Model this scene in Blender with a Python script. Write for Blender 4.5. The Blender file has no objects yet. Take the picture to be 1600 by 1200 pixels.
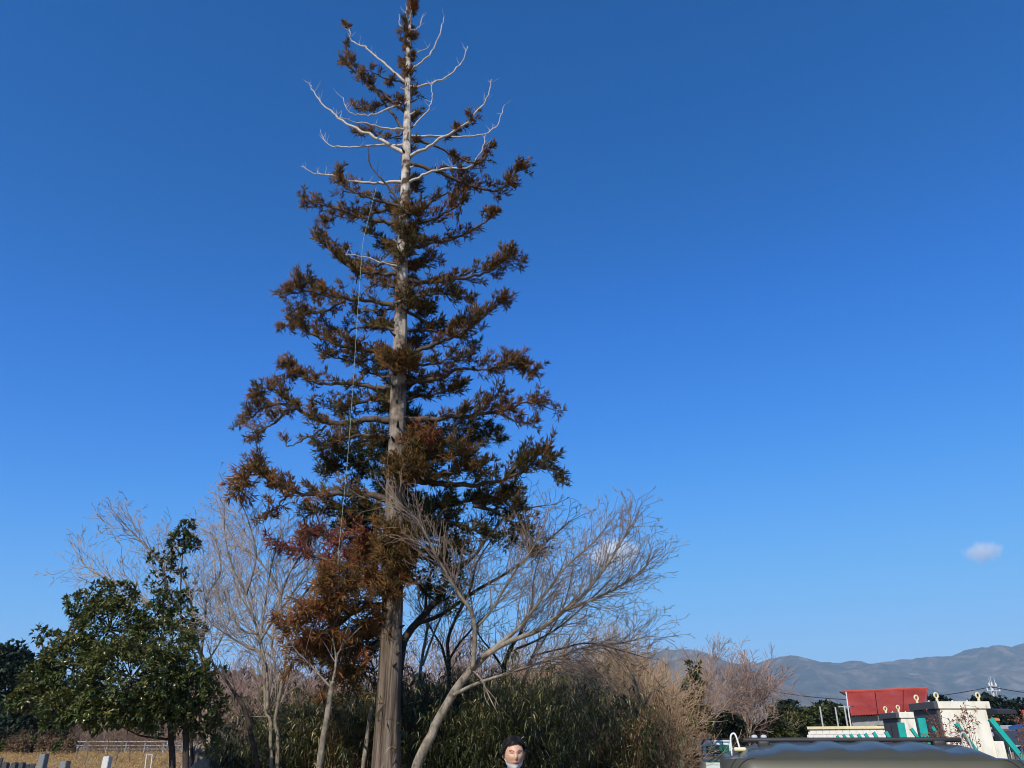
import bpy, bmesh, math, random
import numpy as np
from mathutils import Vector, Matrix, noise as mnoise

scene = bpy.context.scene
COL = scene.collection
R = math.radians

# ------------------------------------------------------------------ camera
F = 1202.0                      # focal length in photo pixels (photo is 1600 wide)
TILT = R(25.3)
CAM_Z = 1.6
cam = bpy.data.cameras.new('camera')
cam.sensor_fit = 'HORIZONTAL'; cam.sensor_width = 36.0
cam.lens = 36.0 * F / 1600.0
cam.clip_start = 0.05; cam.clip_end = 40000
cam_o = bpy.data.objects.new('camera', cam)
cam_o.location = (0, 0, CAM_Z); cam_o.rotation_euler = (math.pi / 2 + TILT, 0, 0)
COL.objects.link(cam_o); scene.camera = cam_o

# ------------------------------------------------------------------ sky and sun
SUN_EL, SUN_ROT = R(36), R(180 + 22)        # behind the camera, to the left
w = bpy.data.worlds.new('World'); scene.world = w; w.use_nodes = True
nt = w.node_tree; bg = nt.nodes['Background']
sky = nt.nodes.new('ShaderNodeTexSky'); sky.sky_type = 'NISHITA'; sky.sun_disc = False
sky.sun_elevation = SUN_EL; sky.sun_rotation = SUN_ROT
sky.altitude = 1500; sky.air_density = 1.0; sky.dust_density = 0.0; sky.ozone_density = 6.0
# one tone curve for the whole sky dome: the camera's deep, compressed blue
K_SKY = 0.11
def scale_col(k):
    n = nt.nodes.new('ShaderNodeVectorMath'); n.operation = 'SCALE'; n.inputs['Scale'].default_value = k; return n
dn, up_ = scale_col(K_SKY), scale_col(1 / K_SKY)
crv = nt.nodes.new('ShaderNodeRGBCurve'); crv.mapping.use_clip = False; crv.mapping.extend = 'EXTRAPOLATED'
for ch, ptsc in enumerate(([(0, 0), (.052, .0), (.093, .017), (.2, .112), (.32, .21), (1, .72)],
                           [(0, 0), (.107, .102), (.19, .206), (.31, .352), (.45, .465), (.6, .535), (1, .75)],
                           [(0, 0), (.241, .405), (.405, .755), (.6, .91), (.8, .95), (1, .98)])):
    c_ = crv.mapping.curves[ch].points
    c_[0].location = ptsc[0]; c_[1].location = ptsc[-1]
    for q in ptsc[1:-1]: c_.new(*q)
crv.mapping.update()
nt.links.new(sky.outputs[0], dn.inputs[0]); nt.links.new(dn.outputs[0], crv.inputs['Color'])
nt.links.new(crv.outputs[0], up_.inputs[0]); nt.links.new(up_.outputs[0], bg.inputs[0]); bg.inputs[1].default_value = K_SKY
sun = bpy.data.lights.new('sun', 'SUN'); sun.energy = 5.0; sun.angle = R(0.53); sun.color = (1.0, 0.93, 0.82)
sun_o = bpy.data.objects.new('sun', sun); COL.objects.link(sun_o)
SUN_DIR = Vector((math.sin(SUN_ROT) * math.cos(SUN_EL), math.cos(SUN_ROT) * math.cos(SUN_EL), math.sin(SUN_EL)))
sun_o.rotation_euler = SUN_DIR.to_track_quat('Z', 'Y').to_euler()
sun_o.location = (0, -20, 60)
vs = scene.view_settings
vs.view_transform = 'Standard'; vs.look = 'None'; vs.gamma = 1.0; vs.exposure = 0.0; vs.use_curve_mapping = False
cy = scene.cycles
cy.use_denoising = True; cy.filter_width = 1.0; cy.max_bounces = 6; cy.transparent_max_bounces = 8; cy.volume_bounces = 3
try:
    cy.denoising_prefilter = 'ACCURATE'
except Exception: pass

ST, CT = math.sin(TILT), math.cos(TILT)
def P(u, v, Y):
    """photo pixel -> world point standing at depth y = Y"""
    xc, yc = (u - 800) / F, (600 - v) / F
    s = Y / (CT - yc * ST)
    return Vector((xc * s, Y, CAM_Z + (yc * CT + ST) * s))
def px(v, Y):
    """metres per photo pixel at image row v, depth Y"""
    return Y / (CT - (600 - v) / F * ST) / F

# ------------------------------------------------------------------ materials
def ramp_node(t, stops):
    r = t.nodes.new('ShaderNodeValToRGB'); e = r.color_ramp.elements
    while len(e) < len(stops): e.new(0.5)
    for i, (p, c) in enumerate(stops):
        e[i].position = p; e[i].color = (*c, 1)
    return r
def pmat(name, stops, scale=4.0, rough=0.8, bump=0.0, stretch=(1, 1, 1), detail=6, spec=0.3, metallic=0.0, coat=0.0, bdist=0.02):
    m = bpy.data.materials.new(name); m.use_nodes = True; t = m.node_tree; b = t.nodes['Principled BSDF']
    tc = t.nodes.new('ShaderNodeTexCoord'); mp = t.nodes.new('ShaderNodeMapping'); mp.inputs['Scale'].default_value = stretch
    n = t.nodes.new('ShaderNodeTexNoise'); n.inputs['Scale'].default_value = scale; n.inputs['Detail'].default_value = detail
    n.inputs['Roughness'].default_value = 0.65
    t.links.new(tc.outputs['Object'], mp.inputs[0]); t.links.new(mp.outputs[0], n.inputs[0])
    r = ramp_node(t, stops); t.links.new(n.outputs[0], r.inputs[0]); t.links.new(r.outputs[0], b.inputs['Base Color'])
    b.inputs['Roughness'].default_value = rough; b.inputs['Specular IOR Level'].default_value = spec
    b.inputs['Metallic'].default_value = metallic; b.inputs['Coat Weight'].default_value = coat; b.inputs['Coat Roughness'].default_value = 0.05
    if bump:
        bn = t.nodes.new('ShaderNodeBump'); bn.inputs['Strength'].default_value = bump; bn.inputs['Distance'].default_value = bdist
        t.links.new(n.outputs[0], bn.inputs['Height']); t.links.new(bn.outputs[0], b.inputs['Normal'])
    return m
def flat(name, c, rough=0.6, var=0.15, **k):
    lo = tuple(x * (1 - var) for x in c); hi = tuple(min(1, x * (1 + var)) for x in c)
    return pmat(name, [(0.3, lo), (0.7, hi)], scale=k.pop('scale', 3), rough=rough, **k)
def leafmat(name, stops, rough=0.5, spec=0.3, trans=0.25):
    """colour picked by the 'tint' attribute of each leaf; a little light passes through"""
    m = bpy.data.materials.new(name); m.use_nodes = True; t = m.node_tree; b = t.nodes['Principled BSDF']
    a = t.nodes.new('ShaderNodeAttribute'); a.attribute_name = 'tint'
    r = ramp_node(t, stops); t.links.new(a.outputs['Fac'], r.inputs[0]); t.links.new(r.outputs[0], b.inputs['Base Color'])
    b.inputs['Roughness'].default_value = rough; b.inputs['Specular IOR Level'].default_value = spec
    tr = t.nodes.new('ShaderNodeBsdfTranslucent'); t.links.new(r.outputs[0], tr.inputs[0])
    mx = t.nodes.new('ShaderNodeMixShader'); mx.inputs[0].default_value = trans
    t.links.new(b.outputs[0], mx.inputs[1]); t.links.new(tr.outputs[0], mx.inputs[2])
    t.links.new(mx.outputs[0], t.nodes['Material Output'].inputs[0])
    return m

M = {}
M['cedar_leaf'] = leafmat('cedar_leaf', [(0.0, (0.018, 0.034, 0.010)), (0.25, (0.07, 0.058, 0.016)), (0.5, (0.15, 0.08, 0.026)),
                                          (0.75, (0.25, 0.105, 0.028)), (1.0, (0.2, 0.05, 0.035))], rough=0.75, spec=0.15, trans=0.15)
def trunkmat():
    """fibrous cedar bark: brown-grey low down, bleached and patchy where the top has died"""
    m = bpy.data.materials.new('cedar_bark'); m.use_nodes = True; t = m.node_tree; b = t.nodes['Principled BSDF']; L = t.links.new
    tc = t.nodes.new('ShaderNodeTexCoord'); mp = t.nodes.new('ShaderNodeMapping'); mp.inputs['Scale'].default_value = (9, 9, .35); L(tc.outputs['Object'], mp.inputs[0])
    n = t.nodes.new('ShaderNodeTexNoise'); n.inputs['Scale'].default_value = 1.6; n.inputs['Detail'].default_value = 8; n.inputs['Roughness'].default_value = .7; L(mp.outputs[0], n.inputs[0])
    n2 = t.nodes.new('ShaderNodeTexNoise'); n2.inputs['Scale'].default_value = 3.4; n2.inputs['Detail'].default_value = 5; L(tc.outputs['Object'], n2.inputs[0])
    r1 = ramp_node(t, [(.36, (.04, .029, .021)), (.5, (.14, .106, .078)), (.64, (.26, .21, .165))]); L(n.outputs[0], r1.inputs[0])
    r2 = ramp_node(t, [(.40, (.075, .055, .04)), (.47, (.33, .27, .215)), (.60, (.62, .56, .48))]); L(n2.outputs[0], r2.inputs[0])
    sx = t.nodes.new('ShaderNodeSeparateXYZ'); L(tc.outputs['Object'], sx.inputs[0]); mr = t.nodes.new('ShaderNodeMapRange'); mr.inputs['From Min'].default_value = 5.5; mr.inputs['From Max'].default_value = 13.0; L(sx.outputs['Z'], mr.inputs[0])
    mx = t.nodes.new('ShaderNodeMix'); mx.data_type = 'RGBA'; L(mr.outputs[0], mx.inputs['Factor']); L(r1.outputs[0], mx.inputs['A']); L(r2.outputs[0], mx.inputs['B']); L(mx.outputs['Result'], b.inputs['Base Color'])
    bp = t.nodes.new('ShaderNodeBump'); bp.inputs['Strength'].default_value = .9; bp.inputs['Distance'].default_value = .05; L(n.outputs[0], bp.inputs['Height']); L(bp.outputs[0], b.inputs['Normal'])
    b.inputs['Roughness'].default_value = .9; b.inputs['Specular IOR Level'].default_value = .1
    return m
M['bark'] = trunkmat()
M['deadwood'] = pmat('bleached_wood', [(0.3, (0.32, 0.28, 0.24)), (0.65, (0.6, 0.55, 0.49))], scale=9, rough=0.8, spec=0.15)
M['branchwood'] = pmat('branch_wood', [(0.3, (0.045, 0.034, 0.026)), (0.7, (0.15, 0.115, 0.09))], scale=8, rough=0.9, spec=0.1)
M['palebark'] = pmat('pale_bark', [(0.32, (0.065, 0.052, 0.04)), (0.45, (0.18, 0.148, 0.11)), (0.55, (0.26, 0.22, 0.165)), (0.7, (0.39, 0.34, 0.26))], scale=7, stretch=(1.3, 1.3, 0.8), rough=0.9, bump=0.9, spec=0.1, detail=10)
M['greybark'] = pmat('grey_bark', [(0.25, (0.13, 0.11, 0.085)), (0.5, (0.26, 0.215, 0.165)), (0.75, (0.36, 0.31, 0.245))], scale=6, rough=0.9, bump=0.4, spec=0.1)
M['darkbark'] = pmat('dark_bark', [(0.3, (0.03, 0.024, 0.02)), (0.7, (0.085, 0.066, 0.052))], scale=8, rough=0.9, bump=0.4, spec=0.1)
M['twig_pale'] = pmat('pale_twig', [(0.3, (0.22, 0.175, 0.15)), (0.7, (0.37, 0.31, 0.27))], scale=2, rough=0.9, spec=0.1)
M['twig_grey'] = pmat('grey_twig', [(0.3, (0.13, 0.092, 0.07)), (0.7, (0.27, 0.205, 0.16))], scale=2, rough=0.9, spec=0.1)
M['twig_dark'] = pmat('dark_twig', [(0.3, (0.05, 0.038, 0.034)), (0.7, (0.12, 0.095, 0.085))], scale=2, rough=0.9, spec=0.1)
M['twig_pink'] = pmat('pinkish_twig', [(0.3, (0.24, 0.155, 0.12)), (0.7, (0.42, 0.3, 0.235))], scale=1.3, rough=0.9, spec=0.1)
M['twig_tan'] = pmat('tan_twig', [(0.3, (0.30, 0.19, 0.105)), (0.7, (0.54, 0.385, 0.23))], scale=1.3, rough=0.9, spec=0.1)
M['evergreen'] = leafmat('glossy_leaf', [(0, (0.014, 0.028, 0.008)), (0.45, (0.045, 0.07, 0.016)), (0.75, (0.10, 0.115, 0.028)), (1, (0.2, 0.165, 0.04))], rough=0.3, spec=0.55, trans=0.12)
M['darkgreen'] = leafmat('dark_leaf', [(0, (0.008, 0.016, 0.009)), (0.6, (0.02, 0.035, 0.016)), (1, (0.045, 0.06, 0.022))], rough=0.55, spec=0.3, trans=0.08)
M['bushleaf'] = leafmat('bush_leaf', [(0, (0.02, 0.034, 0.01)), (0.6, (0.065, 0.08, 0.018)), (1, (0.15, 0.14, 0.035))], rough=0.5, trans=0.15)
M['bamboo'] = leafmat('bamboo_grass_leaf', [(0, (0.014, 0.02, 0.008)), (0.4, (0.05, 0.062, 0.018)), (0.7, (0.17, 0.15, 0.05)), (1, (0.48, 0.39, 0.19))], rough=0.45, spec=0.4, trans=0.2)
M['drygrass'] = leafmat('dry_grass_leaf', [(0, (0.3, 0.17, 0.06)), (0.5, (0.5, 0.32, 0.13)), (1, (0.66, 0.48, 0.24))], rough=0.8, spec=0.1, trans=0.25)
M['weed'] = leafmat('dead_weed', [(0, (0.09, 0.05, 0.03)), (0.5, (0.2, 0.125, 0.07)), (1, (0.33, 0.235, 0.14))], rough=0.85, spec=0.1)
M['redweed'] = leafmat('red_weed', [(0, (0.14, 0.05, 0.03)), (1, (0.33, 0.15, 0.1))], rough=0.85, spec=0.1)

# ------------------------------------------------------------------ mesh helpers
def tag(o, label=None, cat=None, group=None, kind=None):
    if label: o['label'] = label
    if cat: o['category'] = cat
    if group: o['group'] = group
    if kind: o['kind'] = kind
    return o
def empty(name, loc, label=None, cat=None, group=None, rz=0):
    o = bpy.data.objects.new(name, None); o.empty_display_size = 0.2; o.location = loc; o.rotation_euler.z = rz
    COL.objects.link(o); return tag(o, label, cat, group)
class MB:
    """collects vertices and faces (numpy blocks) for ONE mesh object"""
    def __init__(s): s.v = []; s.f = []; s.t = []; s.n = 0
    def add(s, v, f, tint=0.5):
        v = np.asarray(v, dtype=np.float32).reshape(-1, 3)
        if isinstance(f, np.ndarray): s.f.append(f + s.n)
        else:
            for q in f: s.f.append(np.asarray([q]) + s.n)
        s.v.append(v); s.n += len(v)
        s.t.append(np.broadcast_to(np.asarray(tint, dtype=np.float32), (len(v),)) if np.ndim(tint) == 0 else np.asarray(tint, dtype=np.float32))
    def mesh(s, name, origin=(0, 0, 0), smooth=False, tint=False):
        me = bpy.data.meshes.new(name)
        if not s.v: return me
        v = np.concatenate(s.v) - np.asarray(origin, dtype=np.float32)
        loops = np.concatenate([a.ravel() for a in s.f]).astype(np.int32)
        sizes = np.concatenate([np.full(len(a), a.shape[1], dtype=np.int32) for a in s.f])
        starts = np.concatenate([[0], np.cumsum(sizes)[:-1]]).astype(np.int32)
        me.vertices.add(len(v)); me.vertices.foreach_set('co', v.astype(np.float32).ravel())
        me.loops.add(len(loops)); me.loops.foreach_set('vertex_index', loops)
        me.polygons.add(len(sizes)); me.polygons.foreach_set('loop_start', starts); me.polygons.foreach_set('loop_total', sizes)
        me.polygons.foreach_set('use_smooth', np.full(len(sizes), bool(smooth)))
        if tint:
            a = me.attributes.new('tint', 'FLOAT', 'POINT'); a.data.foreach_set('value', np.concatenate(s.t))
        me.update(calc_edges=True); me.validate()
        return me
    def build(s, name, mat, parent=None, origin=None, smooth=False, tint=False, kind=None):
        """vertices are in world space; the object sits at its parent's place (or at origin)"""
        og = Vector(origin) if origin is not None else (parent_origin(parent) if parent else Vector((0, 0, 0)))
        me = s.mesh(name, og, smooth, tint); me.materials.append(M[mat] if isinstance(mat, str) else mat)
        o = bpy.data.objects.new(name, me); COL.objects.link(o)
        if parent: o.parent = parent
        else: o.location = og
        if kind: o['kind'] = kind
        return o
def parent_origin(p):
    v = Vector((0, 0, 0))
    while p: v += p.location; p = p.parent
    return v

def smooth_path(pts, per=5):
    """Catmull-Rom through the points"""
    p = [Vector(a) for a in pts]
    if len(p) < 3: return p
    q = [p[0] * 2 - p[1]] + p + [p[-1] * 2 - p[-2]]; out = []
    for i in range(1, len(q) - 2):
        for k in range(per):
            t = k / per; a, b, c, d = q[i - 1], q[i], q[i + 1], q[i + 2]
            out.append(0.5 * ((2 * b) + (c - a) * t + (2 * a - 5 * b + 4 * c - d) * t * t + (3 * b - a - 3 * c + d) * t ** 3))
    out.append(p[-1]); return out
def tube(mb, pts, radii, k=8, tint=0.5, cap=True, rough=0.0, rng=random):
    pts = [Vector(p) for p in pts]; n = len(pts)
    if not hasattr(radii, '__len__'): radii = [radii] * n
    rings = []; ref = Vector((0.31, 0.17, 0.93)); prev = None
    for i in range(n):
        d = (pts[min(i + 1, n - 1)] - pts[max(i - 1, 0)])
        d = d.normalized() if d.length > 1e-9 else Vector((0, 0, 1))
        a = (prev - d * prev.dot(d)) if prev is not None else d.cross(ref)
        if a.length < 1e-6: a = d.orthogonal()
        a.normalize(); b = d.cross(a); prev = a
        for j in range(k):
            an = 2 * math.pi * j / k; r = radii[i] * (1 + (rng.uniform(-rough, rough) if rough else 0))
            rings.append(pts[i] + a * (math.cos(an) * r) + b * (math.sin(an) * r))
    f = []
    for i in range(n - 1):
        for j in range(k):
            f.append((i * k + j, i * k + (j + 1) % k, (i + 1) * k + (j + 1) % k, (i + 1) * k + j))
    mb.add([tuple(p) for p in rings], np.array(f), tint)
    if cap:
        mb.f.append(np.array([list(range(k))[::-1]]) + mb.n - n * k)
        mb.f.append(np.array([list(range((n - 1) * k, n * k))]) + mb.n - n * k)
def perp(D):
    h = np.where(np.abs(D[:, 2:3]) > 0.9, np.array([[1.0, 0, 0]]), np.array([[0, 0, 1.0]]))
    a = np.cross(D, h); a /= np.linalg.norm(a, axis=1, keepdims=True) + 1e-9
    return a, np.cross(D, a)
def prisms(mb, segs, k=3, tint=0.5):
    """thin twigs: one k-sided frustum for each segment (ax,ay,az,bx,by,bz,ra,rb)"""
    if not len(segs): return
    S = np.asarray(segs, dtype=np.float64); A, B, ra, rb = S[:, :3], S[:, 3:6], S[:, 6:7], S[:, 7:8]
    D = B - A; D /= np.linalg.norm(D, axis=1, keepdims=True) + 1e-9
    a, b = perp(D); n = len(S); V = np.zeros((n, 2 * k, 3))
    for j in range(k):
        an = 2 * math.pi * j / k; o = a * math.cos(an) + b * math.sin(an)
        V[:, j] = A + o * ra; V[:, k + j] = B + o * rb
    q = np.array([[j, (j + 1) % k, k + (j + 1) % k, k + j] for j in range(k)])
    Fc = (np.arange(n)[:, None, None] * 2 * k + q[None]).reshape(-1, 4)
    mb.add(V.reshape(-1, 3), Fc, tint if np.ndim(tint) == 0 else np.repeat(tint, 2 * k))
def spindles(mb, A, D, L, r, tint):
    """needle shoots: three-sided spindles"""
    A = np.asarray(A); D = np.asarray(D); n = len(A); L = np.broadcast_to(L, (n,))[:, None]; r = np.broadcast_to(r, (n,))[:, None]
    D = D / (np.linalg.norm(D, axis=1, keepdims=True) + 1e-9); a, b = perp(D); V = np.zeros((n, 5, 3)); V[:, 0] = A
    for j in range(3):
        an = 2 * math.pi * j / 3; V[:, 1 + j] = A + D * L * 0.45 + (a * math.cos(an) + b * math.sin(an)) * r
    V[:, 4] = A + D * L
    q = np.array([[0, 2, 1], [0, 3, 2], [0, 1, 3], [4, 1, 2], [4, 2, 3], [4, 3, 1]])
    mb.add(V.reshape(-1, 3), (np.arange(n)[:, None, None] * 5 + q[None]).reshape(-1, 3), np.repeat(np.broadcast_to(tint, (n,)), 5))
def leaves(mb, A, D, N, L, W, tint, droop=0.15, fold=0.18):
    """broad leaves: four triangles, folded on the midrib and bent at the tip"""
    A = np.asarray(A); n = len(A); D = D / (np.linalg.norm(D, axis=1, keepdims=True) + 1e-9)
    S = np.cross(D, N); S /= np.linalg.norm(S, axis=1, keepdims=True) + 1e-9; U = np.cross(S, D)
    L = np.broadcast_to(L, (n,))[:, None]; W = np.broadcast_to(W, (n,))[:, None]
    V = np.zeros((n, 5, 3)); mid = A + D * L * 0.5 + U * L * 0.06
    V[:, 0] = A; V[:, 1] = mid + S * W * 0.5 + U * W * fold; V[:, 2] = mid; V[:, 3] = mid - S * W * 0.5 + U * W * fold
    V[:, 4] = A + D * L - U * L * droop
    q = np.array([[0, 2, 1], [0, 3, 2], [1, 2, 4], [2, 3, 4]])
    mb.add(V.reshape(-1, 3), (np.arange(n)[:, None, None] * 5 + q[None]).reshape(-1, 3), np.repeat(np.broadcast_to(tint, (n,)), 5))
def box(mb, c, s, rz=0.0, tint=0.5, rx=0.0, ry=0.0, bev=0.0):
    """a box with optional small chamfer"""
    hx, hy, hz = s[0] / 2, s[1] / 2, s[2] / 2
    m = Matrix.Translation(Vector(c)) @ Matrix.Rotation(rz, 4, 'Z') @ Matrix.Rotation(rx, 4, 'X') @ Matrix.Rotation(ry, 4, 'Y')
    bm = bmesh.new(); bmesh.ops.create_cube(bm, size=1)
    for v in bm.verts: v.co = Vector((v.co.x * s[0], v.co.y * s[1], v.co.z * s[2]))
    if bev: bmesh.ops.bevel(bm, geom=bm.edges[:], offset=min(bev, min(s) * 0.45), segments=2, affect='EDGES', profile=0.5)
    bm.verts.index_update()
    addbm(mb, bm, m, tint)
def addbm(mb, bm, m=Matrix(), tint=0.5):
    bm.verts.index_update(); base = mb.n
    vs_ = [tuple(m @ v.co) for v in bm.verts]; fs = [[v.index for v in f.verts] for f in bm.faces]
    mb.add(vs_, fs, tint); bm.free()
def rounded_box(mb, c, s, r, n=10, fn=None, rz=0.0):
    """box with radius-r rounded edges; fn(x,y,z) may displace the local points"""
    bm = bmesh.new(); bmesh.ops.create_cube(bm, size=2)
    bmesh.ops.subdivide_edges(bm, edges=bm.edges[:], cuts=n, use_grid_fill=True)
    h = Vector(s) / 2; inn = Vector((max(h.x - r, 1e-4), max(h.y - r, 1e-4), max(h.z - r, 1e-4)))
    def warp(t, hh, ii):          # half of the grid lines go to the rounded rim
        a = abs(t); sg = 1 if t >= 0 else -1
        return sg * (a / 0.6 * ii if a < 0.6 else ii + (a - 0.6) / 0.4 * (hh - ii))
    for v in bm.verts:
        p = Vector((warp(v.co.x, h.x, inn.x), warp(v.co.y, h.y, inn.y), warp(v.co.z, h.z, inn.z)))
        q = Vector((max(-inn.x, min(inn.x, p.x)), max(-inn.y, min(inn.y, p.y)), max(-inn.z, min(inn.z, p.z))))
        d = p - q
        if d.length > 1e-7: p = q + d.normalized() * r
        if fn: p = fn(p)
        v.co = p
    addbm(mb, bm, Matrix.Translation(Vector(c)) @ Matrix.Rotation(rz, 4, 'Z'))
def unit(rng, n):
    v = rng.normal(size=(n, 3)); return v / np.linalg.norm(v, axis=1, keepdims=True)
def sstep(t): t = max(0.0, min(1.0, t)); return t * t * (3 - 2 * t)

# ------------------------------------------------------------------ ground
def ground_h(x, y):
    return 1.0 * sstep((y - 30) / 28) * sstep((-x - 9) / 9) + 0.05 * mnoise.noise(Vector((x * 0.2, y * 0.2, 0))) * (1 if abs(x) < 150 and abs(y) < 200 else 0)
def axis(lim):
    a = [0.0]; st = 1.6
    while a[-1] < lim: a.append(a[-1] + st); st *= 1.0 if a[-1] < 90 else 1.45
    return sorted([-t for t in a[1:]] + a)
xs, ys = axis(8000), axis(8000)
mb = MB(); V = [(x, y, ground_h(x, y)) for y in ys for x in xs]; nx = len(xs)
mb.add(V, np.array([(j * nx + i, j * nx + i + 1, (j + 1) * nx + i + 1, (j + 1) * nx + i) for j in range(len(ys) - 1) for i in range(nx - 1)]))
M['ground'] = pmat('dry_ground', [(0.3, (0.16, 0.115, 0.06)), (0.5, (0.27, 0.2, 0.11)), (0.7, (0.36, 0.27, 0.15))], scale=0.6, rough=0.95, bump=0.5, spec=0.1, detail=10)
tag(mb.build('ground', 'ground', smooth=True), kind='structure')

# ------------------------------------------------------------------ mountains
RIDGE = [(640, 1075), (800, 1055), (900, 1040), (980, 1028), (1040, 1020), (1075, 1017), (1105, 1028), (1135, 1038), (1165, 1041), (1176, 1041), (1204, 1031), (1235, 1030), (1262, 1036),
         (1290, 1040), (1318, 1036), (1345, 1040), (1395, 1035), (1450, 1027), (1482, 1028), (1502, 1019), (1516, 1014), (1532, 1017), (1552, 1011),
         (1571, 1016), (1594, 1007), (1630, 1010), (1700, 1000), (1800, 1010), (2000, 1004), (2300, 1030)]
def ridge_z(u, ys_):
    for (a, b), (c, d) in zip(RIDGE, RIDGE[1:]):
        if a <= u <= c: return b + (d - b) * (u - a) / (c - a)
    return RIDGE[-1][1] if u > c else RIDGE[0][1]
def mountain(name, Y0, depth, u0, u1, nu, nv, ridge, seed, rough, label_mat):
    mb = MB(); V = []
    for j in range(nv):
        t = j / (nv - 1)                       # 0 foot near us, 1 behind the crest
        prof = sstep(t / 0.72) if t < 0.72 else 1 - 0.55 * sstep((t - 0.72) / 0.28)
        for i in range(nu):
            u = u0 + (u1 - u0) * i / (nu - 1); y = Y0 + depth * t
            ref = P(u, ridge(u), Y0 + depth * 0.72); x = ref.x * (0.75 + 0.25 * y / (Y0 + depth * .72))
            q = Vector((x * 0.0011, y * 0.0011, seed)); rid = 0.0; am = 1.0
            for o in range(6):
                rid += am * (1 - abs(mnoise.noise(q * (2 ** o))) * 2.2); am *= 0.52
            crest = 1 - abs(t - 0.72) / 0.72
            k = (1 - math.exp(-((t - 0.72) / 0.17) ** 2))
            z = ref.z * prof * (1 + rough * (rid - 1.0) * k * (0.6 if t < .72 else .3)) + 10 * mnoise.noise(Vector((x * 0.006, y * 0.006, 3))) + 12 * mnoise.noise(Vector((x * 0.014, y * 0.014, 5)))
            V.append((x, y, max(z, -5) if 0 < j < nv - 1 else -20))
    mb.add(V, np.array([(j * nu + i, j * nu + i + 1, (j + 1) * nu + i + 1, (j + 1) * nu + i) for j in range(nv - 1) for i in range(nu - 1)]))
    return tag(mb.build(name, label_mat, smooth=True), kind='structure')
M['mountain'] = pmat('mountain_forest', [(0.3, (0.028, 0.034, 0.022)), (0.47, (0.055, 0.05, 0.035)), (0.56, (0.12, 0.09, 0.062)), (0.7, (0.24, 0.195, 0.15))], scale=0.006, rough=1.0, spec=0.0, detail=12, bump=1.0, bdist=40)
M['foothill'] = pmat('foothill_slope', [(0.3, (0.05, 0.045, 0.035)), (0.5, (0.1, 0.082, 0.06)), (0.72, (0.2, 0.165, 0.13))], scale=0.006, rough=1.0, spec=0.0, detail=10, bump=0.8, bdist=20)
mountain('mountain', 4200, 3600, 640, 2300, 330, 80, lambda u: ridge_z(u, 0), 4.2, 0.36, 'mountain')
def spur(u):
    for (a, b), (c, d) in zip(SP, SP[1:]):
        if a <= u <= c: return b + (d - b) * (u - a) / (c - a)
    return 1160
SP = [(700, 1075), (900, 1050), (1000, 1042), (1090, 1022), (1130, 1035), (1170, 1050), (1205, 1058), (1235, 1072), (1262, 1090), (1290, 1106), (1330, 1130), (1380, 1160)]
mountain('foothill', 3000, 1100, 700, 1380, 160, 40, spur, 9.7, 0.2, 'foothill')

# ------------------------------------------------------------------ the big cedar
TY = 16.0
TR = [(643, 8), (640, 45), (638, 80), (637, 150), (635, 250), (631, 350), (628, 420), (626, 500), (623, 600), (620, 700), (617, 780), (615, 850), (614, 920), (611, 1000), (607, 1100), (604, 1180), (603, 1215)]
TW = [3, 5, 7, 10, 14, 16, 18, 20, 24, 27, 29, 31, 32, 34, 38, 44, 48]
cedar = empty('cedar_tree', P(603, 1215, TY) * Vector((1, 1, 0)) if False else Vector((P(603, 1215, TY).x, TY, 0)),
              'tall half-dead cedar with bleached trunk, bare white upper branches and brown foliage', 'tree')
mb = MB()
tp = [P(u, v, TY) for u, v in TR]; tr_ = [px(v, TY) * w_ * 0.5 for (u, v), w_ in zip(TR, TW)]
tp += [Vector((tp[-1].x - .0, TY, 0.35)), Vector((tp[-1].x, TY, -0.1))]; tr_ += [tr_[-1] * 1.12, tr_[-1] * 1.5]
sp_ = smooth_path(tp, 6); rr = np.interp(np.linspace(0, 1, len(sp_)), np.linspace(0, 1, len(tr_)), tr_)
K = 40; rng = random.Random(3); V = []
ridge_amp = [rng.uniform(-1, 1) for _ in range(K)]
for i, p in enumerate(sp_):
    for j in range(K):
        a = 2 * math.pi * j / K
        fl = 1 + 0.035 * ridge_amp[j] + 0.03 * mnoise.noise(Vector((j * .6, i * .15, 2))) + (0.22 * max(0, math.cos(a * 5 + 1)) * sstep((i - len(sp_) + 12) / 12))
        V.append((p.x + math.cos(a) * rr[i] * fl, p.y + math.sin(a) * rr[i] * fl, p.z))
mb.add(V, np.array([(i * K + j, (i + 1) * K + j, (i + 1) * K + (j + 1) % K, i * K + (j + 1) % K) for i in range(len(sp_) - 1) for j in range(K)]))
trunk = mb.build('trunk', 'bark', cedar, smooth=True)
M['stubwood'] = M['darkbark']
def trunk_at(v):
    return float(np.interp(v, [a[1] for a in TR], [a[0] for a in TR])), float(np.interp(v, [a[1] for a in TR], TW))

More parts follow.
